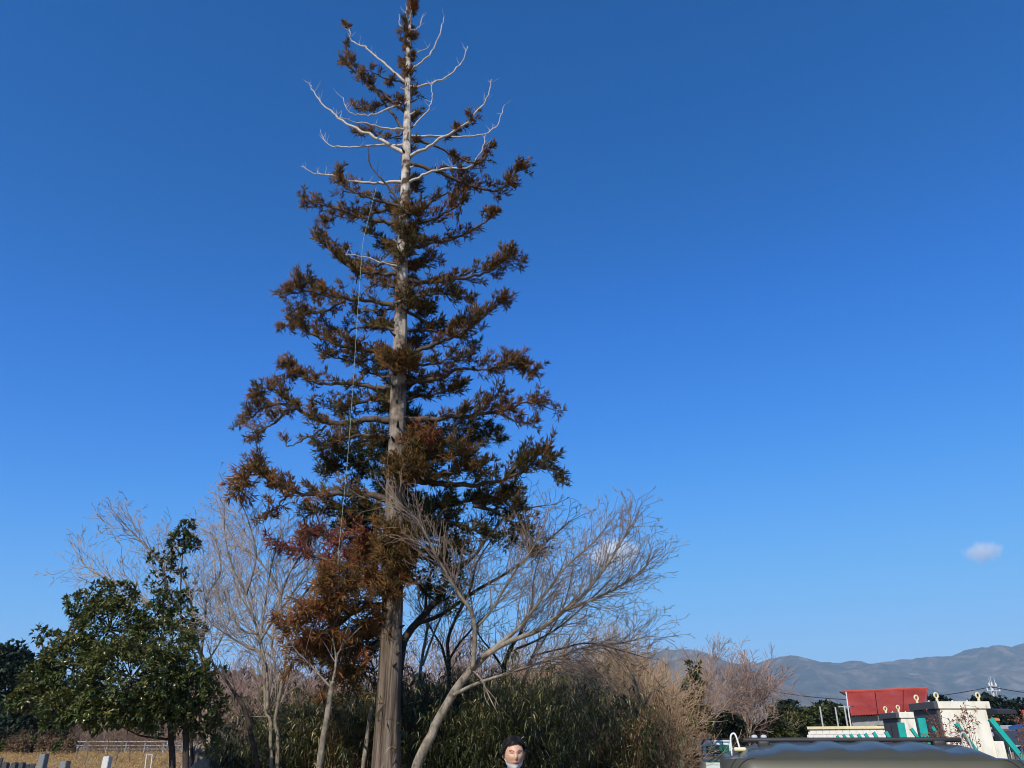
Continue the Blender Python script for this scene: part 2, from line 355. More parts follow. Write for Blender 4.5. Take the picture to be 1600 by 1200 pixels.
def tufts(mb, C, D, rng, n_sh, Ls, tint, spread=0.75, up=0.25):
    """needle rosettes round the points C, pointing along D"""
    C = np.asarray(C); D = np.asarray(D)
    if not len(C): return
    k = n_sh; A = np.repeat(C, k, 0); d = np.repeat(D, k, 0) * 0.65 + unit(rng, len(A)) * spread + np.array([0, 0, up])
    tn = np.repeat(np.asarray(tint) + rng.normal(size=len(C)) * .05, k) + rng.normal(size=len(A)) * 0.08
    L = rng.uniform(0.6, 1.15, len(A)) * Ls
    A = A + unit(rng, len(A)) * 0.03
    spindles(mb, A, d, L, 0.0108 * rng.uniform(0.8, 1.3, len(A)), np.clip(tn, 0, 1))
def cedar_branch(pts, r0, foliage=None, bare='branchwood', dslope=0.0, dY=0.0, seed=0, twigs=0, r1=None):
    """pts in photo pixels from trunk to tip. foliage = (start, end, density, size, tint)"""
    rng = np.random.default_rng(seed + 17); prg = random.Random(seed)
    u0 = pts[0][0]; path = []
    for i, (u, v) in enumerate(pts):
        path.append(P(u, v, TY + dY * min(1, i / 2) + dslope * abs(u - u0) * px(v, TY)))
    path = smooth_path(path, 5); n = len(path)
    for i in range(1, n - 1): path[i] = path[i] + Vector((prg.gauss(0, .014), prg.gauss(0, .02), prg.gauss(0, .014)))
    r1 = r1 or 0.008
    mb = MB(); tube(mb, path, [r0 + (r1 - r0) * (i / (n - 1)) ** 0.8 for i in range(n)], 6)
    segs = []; C = []; D = []; T = []
    for _ in range(twigs):      # stubs and short dead twigs
        i = prg.randrange(n // 3, n); d = Vector((prg.gauss(0, .6), prg.gauss(0, .6), prg.uniform(.1, 1))).normalized(); L = prg.uniform(.1, .4); p = path[i]
        for s in range(3):
            d = (d + Vector((0, 0, .25))).normalized(); q = p + d * L / 3; segs.append((*p, *q, .008 - s * .0018, .0062 - s * .0018)); p = q
    fol = None
    if foliage:
        s0, s1, dens, size, tint = foliage
        length = sum((path[i + 1] - path[i]).length for i in range(n - 1))
        nb = max(3, int(length * (s1 - s0) * dens * 14.5))
        for b in range(nb):
            s = s0 + (s1 - s0) * rng.random(); fi = s * (n - 1); i = min(int(fi), n - 2); p = path[i].lerp(path[i + 1], fi - i)
            t = (path[i + 1] - path[i]).normalized(); side = t.cross(Vector((0, 0, 1))); side = side.normalized() if side.length > .1 else Vector((0, 1, 0))
            taper = min(1.0, 0.45 + 2.2 * (s - s0)) * (1.0 - 0.35 * max(0, s - .8) / .2)
            d = (t * prg.uniform(.3, 1.0) + side * prg.choice((-1, 1)) * prg.uniform(.2, 1.0) + Vector((0, 0, prg.uniform(-.45, .75)))).normalized()
            L = size * prg.uniform(0.35, 1.0) * taper; m = max(2, int(L / 0.11)); q = p
            tb = tint + prg.gauss(0, .1)
            for k_ in range(m):
                d = (d + Vector((prg.gauss(0, .16), prg.gauss(0, .16), .10))).normalized(); q2 = q + d * L / m
                segs.append((*q, *q2, .011 * (1 - .7 * k_ / m), .011 * (1 - .7 * (k_ + 1) / m))); q = q2
                if k_ > 0 or m <= 2 or prg.random() < .5: C.append(tuple(q)); D.append(tuple(d)); T.append(tb)
        fm = MB(); tufts(fm, C, D, rng, 11, 0.175 if tint < .54 else .215, T, up=.25 if tint < .54 else -.25)
    prisms(mb, segs, 3)
    br = mb.build('branch', bare, cedar, smooth=True)
    if foliage: fm.build('foliage', 'cedar_leaf', br, origin=parent_origin(cedar), tint=True, kind='stuff')
    return br
BROWN, OLIVE, GREEN, ORANGE, RED = 0.46, 0.33, 0.13, 0.66, 0.95
FB = lambda dens=1.0, size=.55, tint=BROWN, s0=.12, s1=1.0: (s0, s1, dens, size, tint)
sd = 100
def B(pts, r0, fol=None, bare='branchwood', ds=0.0, dY=0.0, twigs=0):
    global sd; sd += 1
    return cedar_branch(pts, r0, fol, bare, ds, dY, sd, twigs)
for k in range(46):                                   # broken-off stubs and knots along the trunk
    rgk = random.Random(k * 31); v_ = 120 + k * 20.5; tu, tw = trunk_at(v_); c = P(tu, v_, TY); a = rgk.uniform(-2.9, -.2); r_ = tw * .5 * px(v_, TY)
    d = Vector((math.cos(a), math.sin(a), rgk.uniform(-.1, .5))); mbk = MB(); L_ = rgk.uniform(.05, .22)
    tube(mbk, [c + d * r_ * .8, c + d * (r_ + L_ * .5), c + d * (r_ + L_) + Vector((0, 0, .03))], [.035, .026, .016], 6); mbk.build('branch_stub', 'deadwood' if v_ < 480 and k % 2 else 'stubwood', cedar)
# bleached bare branches of the top
B([(637, 138), (660, 134), (697, 120), (722, 96), (731, 72)], .045, None, 'deadwood', .2, 0, 9)
B([(640, 112), (655, 100), (675, 80), (690, 45), (694, 26)], .04, None, 'deadwood', -.3, 0, 8)
B([(639, 84), (655, 80), (669, 74)], .025, None, 'deadwood', .1, 0, 3)
B([(635, 132), (615, 112), (590, 90), (570, 74), (550, 64), (546, 46), (541, 40)], .045, (.78, 1, .55, .2, BROWN), 'deadwood', .3, 0, 8)
B([(635, 178), (605, 152), (578, 130), (560, 112), (548, 95), (540, 62)], .05, (.3, 1, .75, .28, BROWN), 'branchwood', -.2, 0, 8)
B([(634, 210), (610, 175), (585, 140), (560, 118), (545, 104), (531, 90), (528, 76)], .045, (.25, .8, .5, .25, BROWN), 'branchwood', .35, 0, 10)
B([(636, 158), (612, 168), (585, 178), (560, 180), (542, 170), (536, 152)], .035, None, 'deadwood', -.4, 0, 6)
B([(636, 150), (605, 160), (575, 172), (548, 165)], .03, (.25, 1, 1.2, .32, BROWN), 'branchwood', .3)
B([(635, 130), (610, 125), (585, 115), (565, 108)], .03, (.2, .9, 1.0, .32, BROWN), 'branchwood', -.5)
B([(634, 242), (605, 224), (570, 207), (540, 192), (520, 178), (500, 158), (489, 142), (484, 130)], .06, None, 'deadwood', .15, 0, 12)
B([(634, 204), (600, 200), (565, 192), (525, 183)], .045, None, 'deadwood', -.5, 0, 6)
B([(634, 226), (600, 226), (560, 228), (530, 230), (511, 224), (502, 210)], .045, None, 'deadwood', .5, 0, 9)
B([(632, 284), (600, 285), (560, 284), (520, 275), (490, 270), (471, 260)], .055, (.4, .6, .8, .34, BROWN), 'deadwood', .1, 0, 12)
B([(631, 326), (605, 290), (585, 268), (576, 252), (575, 234)], .035, None, 'branchwood', -.3, 0, 6)
B([(634, 205), (615, 215), (590, 210), (560, 208)], .03, (.2, 1, 1.0, .3, BROWN), 'branchwood', .8)
B([(636, 214), (680, 213), (725, 214), (757, 209), (778, 192), (788, 164)], .045, None, 'deadwood', .4, 0, 10)
B([(636, 246), (670, 228), (700, 210), (730, 192), (752, 168), (765, 145), (768, 124)], .055, (.28, .62, 1.0, .25, BROWN), 'deadwood', -.3, 0, 12)
B([(637, 205), (655, 188), (672, 165), (676, 148), (673, 132)], .026, None, 'deadwood', -.2, 0, 6)
B([(637, 212), (680, 228), (715, 246), (745, 255), (762, 240), (766, 230)], .045, (.25, 1, .95, .34, BROWN), 'branchwood', .35, 0, 6)
B([(635, 288), (665, 272), (695, 262), (730, 262), (750, 240), (758, 210)], .045, (.3, .7, .8, .26, BROWN), 'deadwood', -.35, 0, 10)
B([(636, 252), (680, 268), (725, 286), (770, 298), (795, 288), (806, 270), (822, 263)], .06, FB(1.25, .42, BROWN, .15), 'branchwood', .1)
for v, dx in ((40, -9), (60, 9), (75, -8), (95, 8), (105, -10), (120, 8), (20, 5), (55, -12), (150, 10), (165, -14), (185, 14), (230, 12)):
    u, w_ = trunk_at(v); B([(u, v + 6), (u + dx * .5, v), (u + dx * 1.1, v - 8)], .015, (.1, 1, 1.6, .16 if v < 110 else .3, BROWN), 'branchwood', random.Random(v).uniform(-.8, .8))
B([(638, 60), (632, 45), (624, 38), (624, 22)], .018, None, 'deadwood', 0, 0, 4)
B([(640, 48), (655, 42), (660, 25)], .018, None, 'deadwood', 0, 0, 4)
B([(641, 40), (634, 22), (634, 6)], .016, None, 'deadwood', 0, 0, 2)
B([(642, 20), (644, 12), (645, 3)], .015, (.1, 1, 2.5, .12, ORANGE))
# left, middle
B([(630, 345), (600, 347), (560, 338), (525, 325), (495, 318), (472, 314)], .065, FB(1.3, .5, BROWN), ds=.1)
B([(631, 322), (600, 316), (565, 305), (540, 292), (528, 268)], .05, FB(1.2, .45, BROWN, .2), ds=-.3)
B([(630, 335), (600, 330), (570, 335), (530, 340), (505, 348)], .04, FB(1.0, .35, BROWN), ds=.5)
B([(629, 385), (605, 380), (590, 370), (580, 365)], .03, FB(1.0, .35, OLIVE), ds=.6)
B([(628, 428), (595, 428), (560, 424), (530, 405), (512, 385), (500, 370)], .065, FB(1.5, .5, BROWN, .1), ds=.1)
B([(628, 420), (600, 410), (565, 400), (540, 398)], .03, None, 'deadwood', ds=-.3, twigs=6)
B([(628, 412), (600, 412), (570, 420), (540, 410), (535, 385)], .045, FB(1.1, .4, OLIVE, .2), ds=.6)
B([(627, 452), (610, 448), (595, 445), (585, 450)], .035, FB(1.4, .4, BROWN), ds=.2)
B([(627, 482), (595, 472), (555, 468), (515, 463), (480, 455), (438, 464)], .075, FB(1.35, .5, BROWN, .15), ds=.1)
B([(540, 470), (510, 485), (480, 490), (455, 500), (448, 512)], .04, FB(1.5, .5, BROWN, 0), ds=0, dY=.2)
B([(520, 468), (495, 450), (480, 440), (470, 445)], .03, FB(1.4, .42, BROWN, 0), ds=0, dY=.1)
B([(626, 478), (600, 485), (575, 485), (560, 490)], .035, FB(.9, .4, OLIVE), ds=.7)
B([(625, 548), (590, 548), (550, 545), (510, 532), (475, 515), (455, 490)], .075, FB(1.4, .55, BROWN, .12), ds=-.05)
B([(625, 520), (600, 512), (570, 510), (540, 518), (510, 520)], .05, FB(1.2, .45, OLIVE, .15), ds=.5)
B([(600, 545), (580, 560), (555, 565), (530, 560), (505, 555)], .04, FB(1.1, .4, OLIVE, .1), ds=.2)
B([(623, 606), (595, 606), (560, 600), (525, 600), (495, 598), (470, 582), (450, 572)], .07, FB(.95, .5, BROWN, .25), ds=.1)
B([(500, 598), (475, 590), (455, 575), (447, 592)], .03, FB(1.4, .42, BROWN, 0), ds=0, dY=.1)
B([(622, 585), (600, 590), (575, 580), (555, 560), (540, 550)], .04, FB(.8, .4, OLIVE, .3), ds=.8)
B([(621, 660), (585, 655), (545, 660), (505, 658), (465, 640), (430, 632), (400, 645), (384, 662)], .09, FB(1.25, .55, BROWN, .2), ds=.05)
B([(470, 642), (440, 615), (420, 605), (405, 618)], .04, FB(1.5, .42, BROWN, 0), ds=0, dY=.2)
B([(450, 640), (430, 660), (410, 672), (395, 680)], .035, FB(1.3, .4, BROWN, 0), ds=0, dY=-.1)
B([(510, 665), (490, 680), (470, 688), (450, 698), (446, 690)], .03, FB(.25, .2, BROWN, .3), 'branchwood', ds=0, twigs=5)
B([(622, 630), (590, 625), (560, 630), (535, 640), (515, 640)], .06, FB(1.7, .6, OLIVE, .1), ds=.4)
B([(620, 690), (590, 680), (560, 680), (530, 690), (505, 700)], .07, FB(2.0, .6, OLIVE, .1), ds=-.3)
B([(619, 715), (590, 715), (555, 725), (530, 735), (510, 740)], .06, FB(2.0, .6, GREEN, .05), ds=.2)
B([(620, 672), (595, 695), (560, 705), (525, 715)], .06, FB(1.8, .6, OLIVE, .1), ds=.9)
B([(618, 735), (590, 740), (565, 735), (545, 755)], .05, FB(1.6, .55, GREEN, .1), ds=.6)
B([(617, 785), (585, 775), (545, 770), (500, 772), (455, 768), (425, 752), (400, 740), (375, 760)], .09, FB(1.5, .58, .52, .15), ds=-.1)
B([(440, 765), (420, 745), (395, 735), (372, 775)], .04, FB(1.4, .45, ORANGE, 0), ds=0, dY=.1)
B([(450, 770), (435, 790), (420, 800), (412, 812)], .03, FB(1.1, .4, BROWN, .1), ds=0, dY=-.1)
B([(617, 800), (585, 795), (550, 795), (510, 795), (480, 800)], .07, FB(1.8, .6, OLIVE, .1), ds=.3)
B([(616, 815), (590, 810), (560, 815), (540, 825)], .06, FB(1.6, .5, GREEN, .1), ds=.5)
B([(610, 905), (575, 892), (540, 885), (500, 872), (460, 858), (425, 846)], .075, FB(1.15, .55, RED, .1), ds=.1)
B([(590, 900), (560, 870), (530, 850), (500, 835), (470, 835)], .05, FB(1.2, .5, RED, .05), ds=.3)
B([(600, 890), (585, 860), (560, 840), (545, 825)], .05, FB(.95, .5, .9, .1), ds=-.1)
B([(612, 930), (585, 915), (555, 915), (520, 935), (490, 965), (460, 985)], .08, FB(2.2, .75, ORANGE, .1), ds=-.5)
B([(612, 945), (585, 945), (550, 960), (515, 990), (480, 1010)], .07, FB(2.2, .75, ORANGE, .1), ds=-.3)
B([(611, 960), (590, 970), (560, 1000), (535, 1035), (515, 1060)], .07, FB(2.0, .7, .6, .1), ds=-.2)
B([(611, 980), (580, 985), (540, 1005), (490, 1020), (455, 1035)], .07, FB(1.8, .65, .62, .15), ds=.1)
B([(612, 910), (590, 905), (565, 905), (540, 915), (510, 905)], .06, FB(2.0, .65, .56, .1), ds=-.5)
B([(612, 990), (595, 1000), (575, 1030), (560, 1060), (550, 1080)], .06, FB(2.2, .6, OLIVE, .1), ds=.2)
B([(612, 950), (590, 985), (575, 1000), (560, 1015)], .06, FB(2.2, .65, GREEN, .1), ds=.6)
# right, middle
B([(632, 338), (665, 322), (690, 305), (715, 300), (735, 290)], .055, FB(1.3, .45, BROWN, .1), ds=.3)
B([(632, 350), (665, 345), (695, 335), (720, 318), (712, 335)], .05, FB(1.3, .45, BROWN, .1), ds=-.3)
B([(631, 390), (670, 380), (710, 372), (740, 358), (760, 345), (770, 334)], .06, FB(1.4, .42, BROWN, .12), ds=.1)
B([(630, 410), (655, 415), (675, 405), (685, 412)], .04, FB(1.5, .45, BROWN, .1), ds=.3)
B([(629, 440), (665, 440), (700, 438), (735, 432), (770, 422), (790, 402), (815, 416)], .07, FB(1.4, .5, BROWN, .2), ds=.05)
B([(770, 422), (785, 405), (790, 396), (805, 405)], .03, FB(1.2, .35, BROWN, 0), ds=0, dY=.1)
B([(628, 465), (660, 462), (690, 460), (715, 470)], .05, FB(1.6, .5, OLIVE, .1), ds=-.4)
B([(628, 480), (660, 500), (690, 510), (720, 505), (745, 495)], .05, FB(1.4, .5, OLIVE, .1), ds=.6)
B([(626, 555), (660, 545), (695, 532), (725, 518), (748, 502), (768, 480), (787, 474)], .075, FB(1.5, .52, BROWN, .2), ds=-.1)
B([(735, 512), (742, 490), (740, 470)], .03, FB(1.0, .36, OLIVE, 0), ds=0, dY=.15)
B([(626, 520), (655, 515), (690, 520), (725, 530), (740, 540)], .05, FB(1.2, .48, OLIVE, .1), ds=.5)
B([(624, 600), (660, 595), (690, 590), (720, 575), (755, 578), (790, 570), (818, 578)], .075, FB(1.45, .55, BROWN, .15), ds=.05)
B([(790, 572), (805, 560), (815, 568), (832, 580), (832, 592)], .03, FB(1.2, .36, BROWN, 0), ds=0)
B([(625, 580), (650, 572), (680, 568), (705, 560), (735, 562)], .05, FB(1.5, .5, OLIVE, .1), ds=-.3)
B([(622, 625), (655, 620), (690, 615), (720, 605)], .06, FB(1.7, .55, OLIVE, .1), ds=.7)
B([(622, 655), (665, 655), (705, 650), (750, 648), (790, 640), (830, 628), (868, 642)], .085, FB(1.25, .5, BROWN, .25), ds=.05)
B([(780, 642), (800, 655), (820, 660), (835, 665)], .03, FB(1.0, .4, BROWN, 0), ds=0, dY=.1)
B([(720, 650), (740, 635), (770, 620), (785, 618)], .04, FB(1.0, .42, OLIVE, 0), ds=0, dY=.2)
B([(621, 680), (655, 680), (690, 670), (730, 670), (760, 672)], .06, FB(1.6, .6, GREEN, .1), ds=.5)
B([(620, 700), (660, 695), (705, 690), (745, 690), (785, 685)], .06, FB(1.5, .55, GREEN, .1), ds=.8)
B([(619, 748), (660, 752), (705, 757), (755, 755), (800, 745), (835, 725), (872, 742)], .09, FB(1.35, .6, OLIVE, .2), ds=-.05)
B([(790, 745), (820, 715), (845, 702), (862, 725)], .05, FB(1.6, .5, .38, 0), ds=0, dY=.1)
B([(619, 735), (640, 720), (665, 712), (700, 712), (735, 710)], .06, FB(2.2, .65, .36, .05), ds=-.6)
B([(620, 712), (640, 690), (660, 685), (680, 690)], .05, FB(1.4, .5, .75, .1), ds=-.7)
B([(618, 755), (645, 740), (680, 740), (720, 735), (750, 735)], .06, FB(2.0, .65, OLIVE, .05), ds=-.4)
B([(617, 790), (660, 790), (700, 788), (745, 780), (785, 775), (810, 785)], .085, FB(1.7, .6, GREEN, .05), ds=.2)
B([(616, 810), (660, 815), (700, 815), (740, 830), (770, 840)], .08, FB(1.7, .6, .2, .05), ds=.1)
B([(617, 820), (655, 840), (690, 850), (720, 860)], .07, FB(1.8, .6, GREEN, .05), ds=.4)
B([(740, 785), (780, 780), (805, 800), (820, 830), (832, 862)], .05, FB(1.5, .55, .3, 0), ds=0, dY=.2)
B([(740, 790), (775, 800), (800, 820), (805, 850)], .05, FB(1.3, .5, GREEN, 0), ds=0, dY=.5)
B([(614, 880), (650, 870), (680, 880), (705, 895), (720, 920)], .07, FB(1.9, .6, GREEN, .05), ds=.3)
B([(614, 900), (645, 905), (670, 930), (690, 950)], .06, FB(1.5, .55, GREEN, .05), ds=.2)
# branches that point at or away from us, hiding parts of the trunk
def stub(u, v, n, tint, size, dY, du=0, dv=0):
    tu, tw = trunk_at(v)
    B([(tu, v), (tu * .5 + u * .5, v + dv * .5 - 2), (u + du, v + dv)], .04, (.05, 1, n, size, tint), 'branchwood', dY=dY)
for a in ((640, 335, 2.2, BROWN, .5, -.7), (630, 360, 2.0, BROWN, .42, -.6), (645, 385, 2.0, OLIVE, .45, -.5), (632, 400, 1.5, OLIVE, .35, -.7), (625, 575, 3.2, .5, .55, -.8), (615, 560, 2.5, .46, .5, -.9), (632, 560, 1.5, BROWN, .35, -.6),
          (640, 470, 2.0, OLIVE, .5, -.6), (665, 475, 2.0, BROWN, .5, .4), (645, 735, 3.0, .4, .6, -1.0), (625, 745, 2.2, .42, .5, -.8),
          (612, 850, 3.0, .45, .55, -.8), (618, 880, 2.6, .45, .55, -.9), (608, 870, 2.0, .48, .5, -.8), (622, 905, 2.0, .5, .5, -.8), (600, 830, 2.0, .45, .45, -.7), (640, 850, 2.2, .36, .6, -.8), (600, 925, 2.5, .5, .55, -.9)):
    stub(*a)
for i, v in enumerate(list(range(300, 600, 30)) + list(range(600, 900, 20))):     # far side of the crown
    rg = random.Random(v * 7); tu, _ = trunk_at(v); ln = 14 + (v - 300) * .075
    du = rg.uniform(-1, 1) * ln * 1.5
    stub(tu + du, v, 1.4, (OLIVE if v < 620 else GREEN) + rg.uniform(-.05, .1), .5 + .25 * (v > 600), rg.uniform(.9, 2.4), 0, rg.uniform(-12, 8))

# ------------------------------------------------------------------ rope hanging in the cedar
M['rope'] = flat('pale_green_cord', (0.30, 0.40, 0.26), rough=0.6)
mb = MB()
rp = smooth_path([P(u, v, TY - 1.5) for u, v in ((588, 292), (576, 340), (567, 380), (563, 430), (558, 500), (553, 580), (546, 680), (540, 750), (534, 810), (529, 862), (528, 882))], 5)
tube(mb, rp, .004, 5)
tag(mb.build('rope', 'rope', origin=rp[-1]), 'thin pale green rope hanging down among the left branches of the cedar', 'rope')

# ------------------------------------------------------------------ bare trees
def grow(segs, p, d, L, r, lev, rg, prm):
    """one shoot with its side shoots, as (ax..bz, ra, rb) segments"""
    n = max(3, int(L / prm['step'])); trop = prm['trop']; jit = prm['jit']
    d = d.normalized()
    for i in range(n):
        d = (d + Vector((rg.gauss(0, jit), rg.gauss(0, jit), rg.gauss(0, jit) + trop))).normalized()
        q = p + d * (L / n); ra = r * (1 - .75 * i / n); rb = r * (1 - .75 * (i + 1) / n)
        segs.append((*p, *q, max(ra, prm['rmin']), max(rb, prm['rmin']))); p = q
        if lev > 0 and i >= prm.get('first', 1) - (lev == 1) and rg.random() < prm['pc']:
            ax = d.orthogonal().normalized(); ax.rotate(Matrix.Rotation(rg.uniform(0, 6.283), 3, d))
            c = d.copy(); c.rotate(Matrix.Rotation(rg.uniform(*prm['ang']), 3, ax))
            grow(segs, p, c, L * rg.uniform(*prm['lr']) * (1 - .45 * i / n), rb * .72, lev - 1, rg, prm)
PRM = dict(step=.15, trop=.05, jit=.11, pc=.66, ang=(.4, .9), lr=(.42, .72), rmin=.0045)
def bare_tree(label, limbs, Y, seed, bark='greybark', twig='twig_grey', prm=None, lev=4, density=1.0, Lk=.7, group=None, name='bare_tree', side=10):
    """limbs: list of (pixel polyline, start px width, end px width, depth slope, twig start fraction)"""
    rg = random.Random(seed); pr = dict(PRM); pr.update(prm or {})
    l0 = limbs[0]; b = P(*l0[0][0], Y); base = Vector((b.x, b.y, ground_h(b.x, b.y)))
    t = empty(name, base, label, 'tree', group); segs = []
    for li, (pts, w0, w1, ds, ts) in enumerate(limbs):
        u0 = pts[0][0]; v0 = pts[0][1]
        path = [P(u, v, Y + ds * math.hypot(u - u0, v - v0) * px(v, Y)) for u, v in pts]
        r0, r1 = w0 * .5 * px(v0, Y), w1 * .5 * px(v0, Y)
        if li == 0 and path[0].z > base.z + .05: path = [base - Vector((0, 0, .1))] + path
        path = smooth_path(path, 6); n = len(path)
        for i in range(1, n - 1): path[i] = path[i] + Vector((rg.gauss(0, 1), rg.gauss(0, 1), rg.gauss(0, .5))) * r0 * .06
        mb = MB(); rad = [r0 + (r1 - r0) * (i / (n - 1)) for i in range(n)]
        tube(mb, path, rad, side, rough=.04, rng=rg)
        mb.build('trunk' if li == 0 else 'limb', bark, t, smooth=True)
        if ts >= 1: continue
        length = sum((path[i + 1] - path[i]).length for i in range(n - 1))
        nb = max(2, int(length * (1 - ts) * 11.0 * density))
        for k in range(nb):
            s = ts + (1 - ts) * (k + rg.random()) / nb; i = min(int(s * (n - 1)), n - 2); p = path[i]; td = (path[i + 1] - path[i]).normalized()
            ax = td.orthogonal().normalized(); ax.rotate(Matrix.Rotation(rg.uniform(0, 6.283), 3, td)); c = td.copy(); c.rotate(Matrix.Rotation(rg.uniform(.35, .9), 3, ax))
            grow(segs, p, c, Lk * rg.uniform(.9, 1.7) * (1.15 - .5 * s), min(rad[i] * .5, .0095), lev - 1, rg, pr)
        grow(segs, path[-1], path[-1] - path[-2], Lk * rg.uniform(.6, 1.1), rad[-1], lev - 1, rg, pr)
    mb = MB(); prisms(mb, segs, 3); mb.build('twigs', twig, t, kind='stuff')
    return t, len(segs)
NSEG = 0
def BT(*a, **k):
    global NSEG
    t, n = bare_tree(*a, **k); NSEG += n; return t
# (f) the big leaning tree right of the cedar
BT('pale bare tree leaning far to the right beside the cedar trunk', [
    ([(648, 1215), (668, 1160), (705, 1088), (735, 1048), (758, 1025)], 17, 11, .05, 1),
    ([(758, 1025), (790, 1005), (840, 985), (880, 955), (915, 925), (950, 880), (975, 840), (990, 815)], 9, 2, -.1, .25),
    ([(752, 1028), (800, 990), (822, 968), (850, 930), (885, 885), (925, 850), (950, 820)], 7.5, 1.8, .15, .2),
    ([(880, 955), (930, 935), (970, 915), (1000, 895), (1020, 870)], 5, 2, .2, .1),
    ([(708, 1086), (745, 1068), (800, 1050), (860, 1030), (920, 1010), (970, 1005), (1010, 995)], 6, 1.6, .3, .3),
    ([(738, 1046), (742, 1000), (738, 960), (715, 925), (690, 885), (672, 850), (650, 810), (610, 775)], 8, 1.6, -.3, .3),
    ([(741, 985), (770, 950), (800, 900), (830, 860), (850, 820)], 5, 1.6, .4, .2),
    ([(737, 1046), (752, 1062), (765, 1090), (778, 1115)], 3.2, 1.2, -.2, 1), ([(756, 1070), (758, 1090), (765, 1103)], 2, 1, -.1, 1), ([(758, 1074), (772, 1090), (779, 1103)], 1.8, .9, .1, 1),
], 14.6, 11, 'palebark', 'twig_grey', lev=4, density=2.2, Lk=.66, prm=dict(pc=.7, rmin=.0038))
# (g) dark trees behind it
BT('dark bare tree rising just right of the cedar and bending right', [
    ([(628, 1215), (622, 1100), (628, 1010), (650, 975), (685, 935)], 20, 11, .2, .8),
    ([(685, 935), (705, 900), (740, 870), (770, 830), (800, 800), (850, 790)], 7, 1.6, .2, .05),
    ([(650, 975), (690, 960), (740, 925), (800, 890), (850, 850), (890, 815)], 7, 1.6, -.1, .2),
    ([(665, 958), (668, 910), (690, 860), (700, 820)], 5, 1.6, .3, .2)], 18, 12, 'darkbark', 'twig_dark', lev=4, density=.9)
BT('dark forked tree standing over the bamboo grass above the man', [
    ([(789, 1215), (788, 1150), (789, 1085), (788, 1040), (800, 1010)], 9, 7, .1, .7),
    ([(800, 1010), (815, 985), (830, 950), (835, 900), (850, 850)], 5, 1.5, .2, .1),
    ([(796, 1018), (840, 1000), (880, 975), (930, 930), (960, 900)], 4, 1.3, -.2, .2),
    ([(789, 1050), (770, 1020), (745, 985), (735, 930)], 4, 1.3, .2, .2)], 19, 13, 'darkbark', 'twig_dark', lev=4, density=.8)
BT('thin dark tree slanting up right of the forked dark tree', [
    ([(812, 1215), (812, 1140), (812, 1085), (825, 1045), (832, 1025)], 7, 4, .1, .8),
    ([(832, 1025), (870, 1015), (920, 1005), (975, 1018), (1000, 1025)], 3, 1.3, .3, .2),
    ([(826, 1045), (850, 1000), (880, 950), (895, 890)], 3, 1.3, -.2, .2)], 18.5, 14, 'darkbark', 'twig_dark', lev=4, density=.75)
BT('slender grey tree standing close behind the cedar trunk on its right', [
    ([(652, 1215), (654, 1130), (658, 1040), (668, 980), (672, 930)], 7, 4, .1, .6),
    ([(660, 1040), (680, 985), (700, 940), (712, 890)], 4, 1.4, .3, .2),
    ([(668, 980), (655, 940), (650, 900)], 3, 1.4, -.2, .2)], 20, 15, 'palebark', 'twig_grey', lev=4, density=.8)
BT('dark twin-stemmed tree between the cedar and the leaning pale tree', [
    ([(703, 1215), (700, 1120), (702, 1050), (700, 1000), (715, 960)], 9, 5, .1, .6),
    ([(701, 1050), (690, 1010), (675, 985), (660, 950)], 5, 1.5, .2, .2),
    ([(715, 960), (735, 920), (745, 880), (770, 840)], 5, 1.5, .1, .1),
    ([(702, 1030), (722, 1000), (760, 960), (790, 930)], 4, 1.5, .3, .1)], 21, 16, 'darkbark', 'twig_dark', lev=4, density=.85)
# (b) pale multi-stem tree left of the cedar
BT('pale multi-stemmed bare tree standing left of the cedar', [
    ([(424, 1215), (423, 1170), (422, 1125), (415, 1110), (412, 1040), (403, 990), (385, 930), (365, 890), (352, 840), (350, 780)], 7, 1.6, .1, .35),
    ([(433, 1215), (434, 1150), (430, 1125), (440, 1070), (443, 1050), (450, 1000), (455, 950)], 7, 2.5, -.15, .4),
    ([(412, 1040), (405, 1020), (375, 1005), (345, 985), (330, 975)], 5, 1.6, -.2, .2),
    ([(418, 1110), (417, 1050), (408, 1000), (415, 940), (425, 880), (440, 830)], 5, 1.6, .2, .3),
    ([(403, 990), (380, 985), (360, 960), (340, 930), (335, 880)], 4, 1.5, .1, .1),
    ([(408, 1000), (430, 960), (450, 900), (480, 850), (490, 800)], 4, 1.5, -.25, .1),
    ([(450, 960), (490, 910), (510, 880), (545, 840)], 4, 1.5, .2, .1),
    ([(385, 930), (400, 870), (390, 820), (375, 780)], 3, 1.4, -.2, .1)], 17, 21, 'palebark', 'twig_pale', lev=4, density=1.5)
BT('crooked pale bare tree behind the multi-stemmed tree, left of the cedar', [
    ([(440, 1215), (436, 1130), (432, 1060), (425, 1000), (440, 950), (430, 910)], 5, 3, .1, .5),
    ([(430, 910), (400, 870), (370, 850), (345, 800)], 3, 1.3, .2, .1),
    ([(440, 950), (470, 910), (500, 860), (530, 830)], 3, 1.3, -.1, .1),
    ([(425, 1000), (395, 960), (370, 920), (360, 870)], 3, 1.3, .3, .1)], 21, 22, 'palebark', 'twig_pale', lev=4, density=1.4)
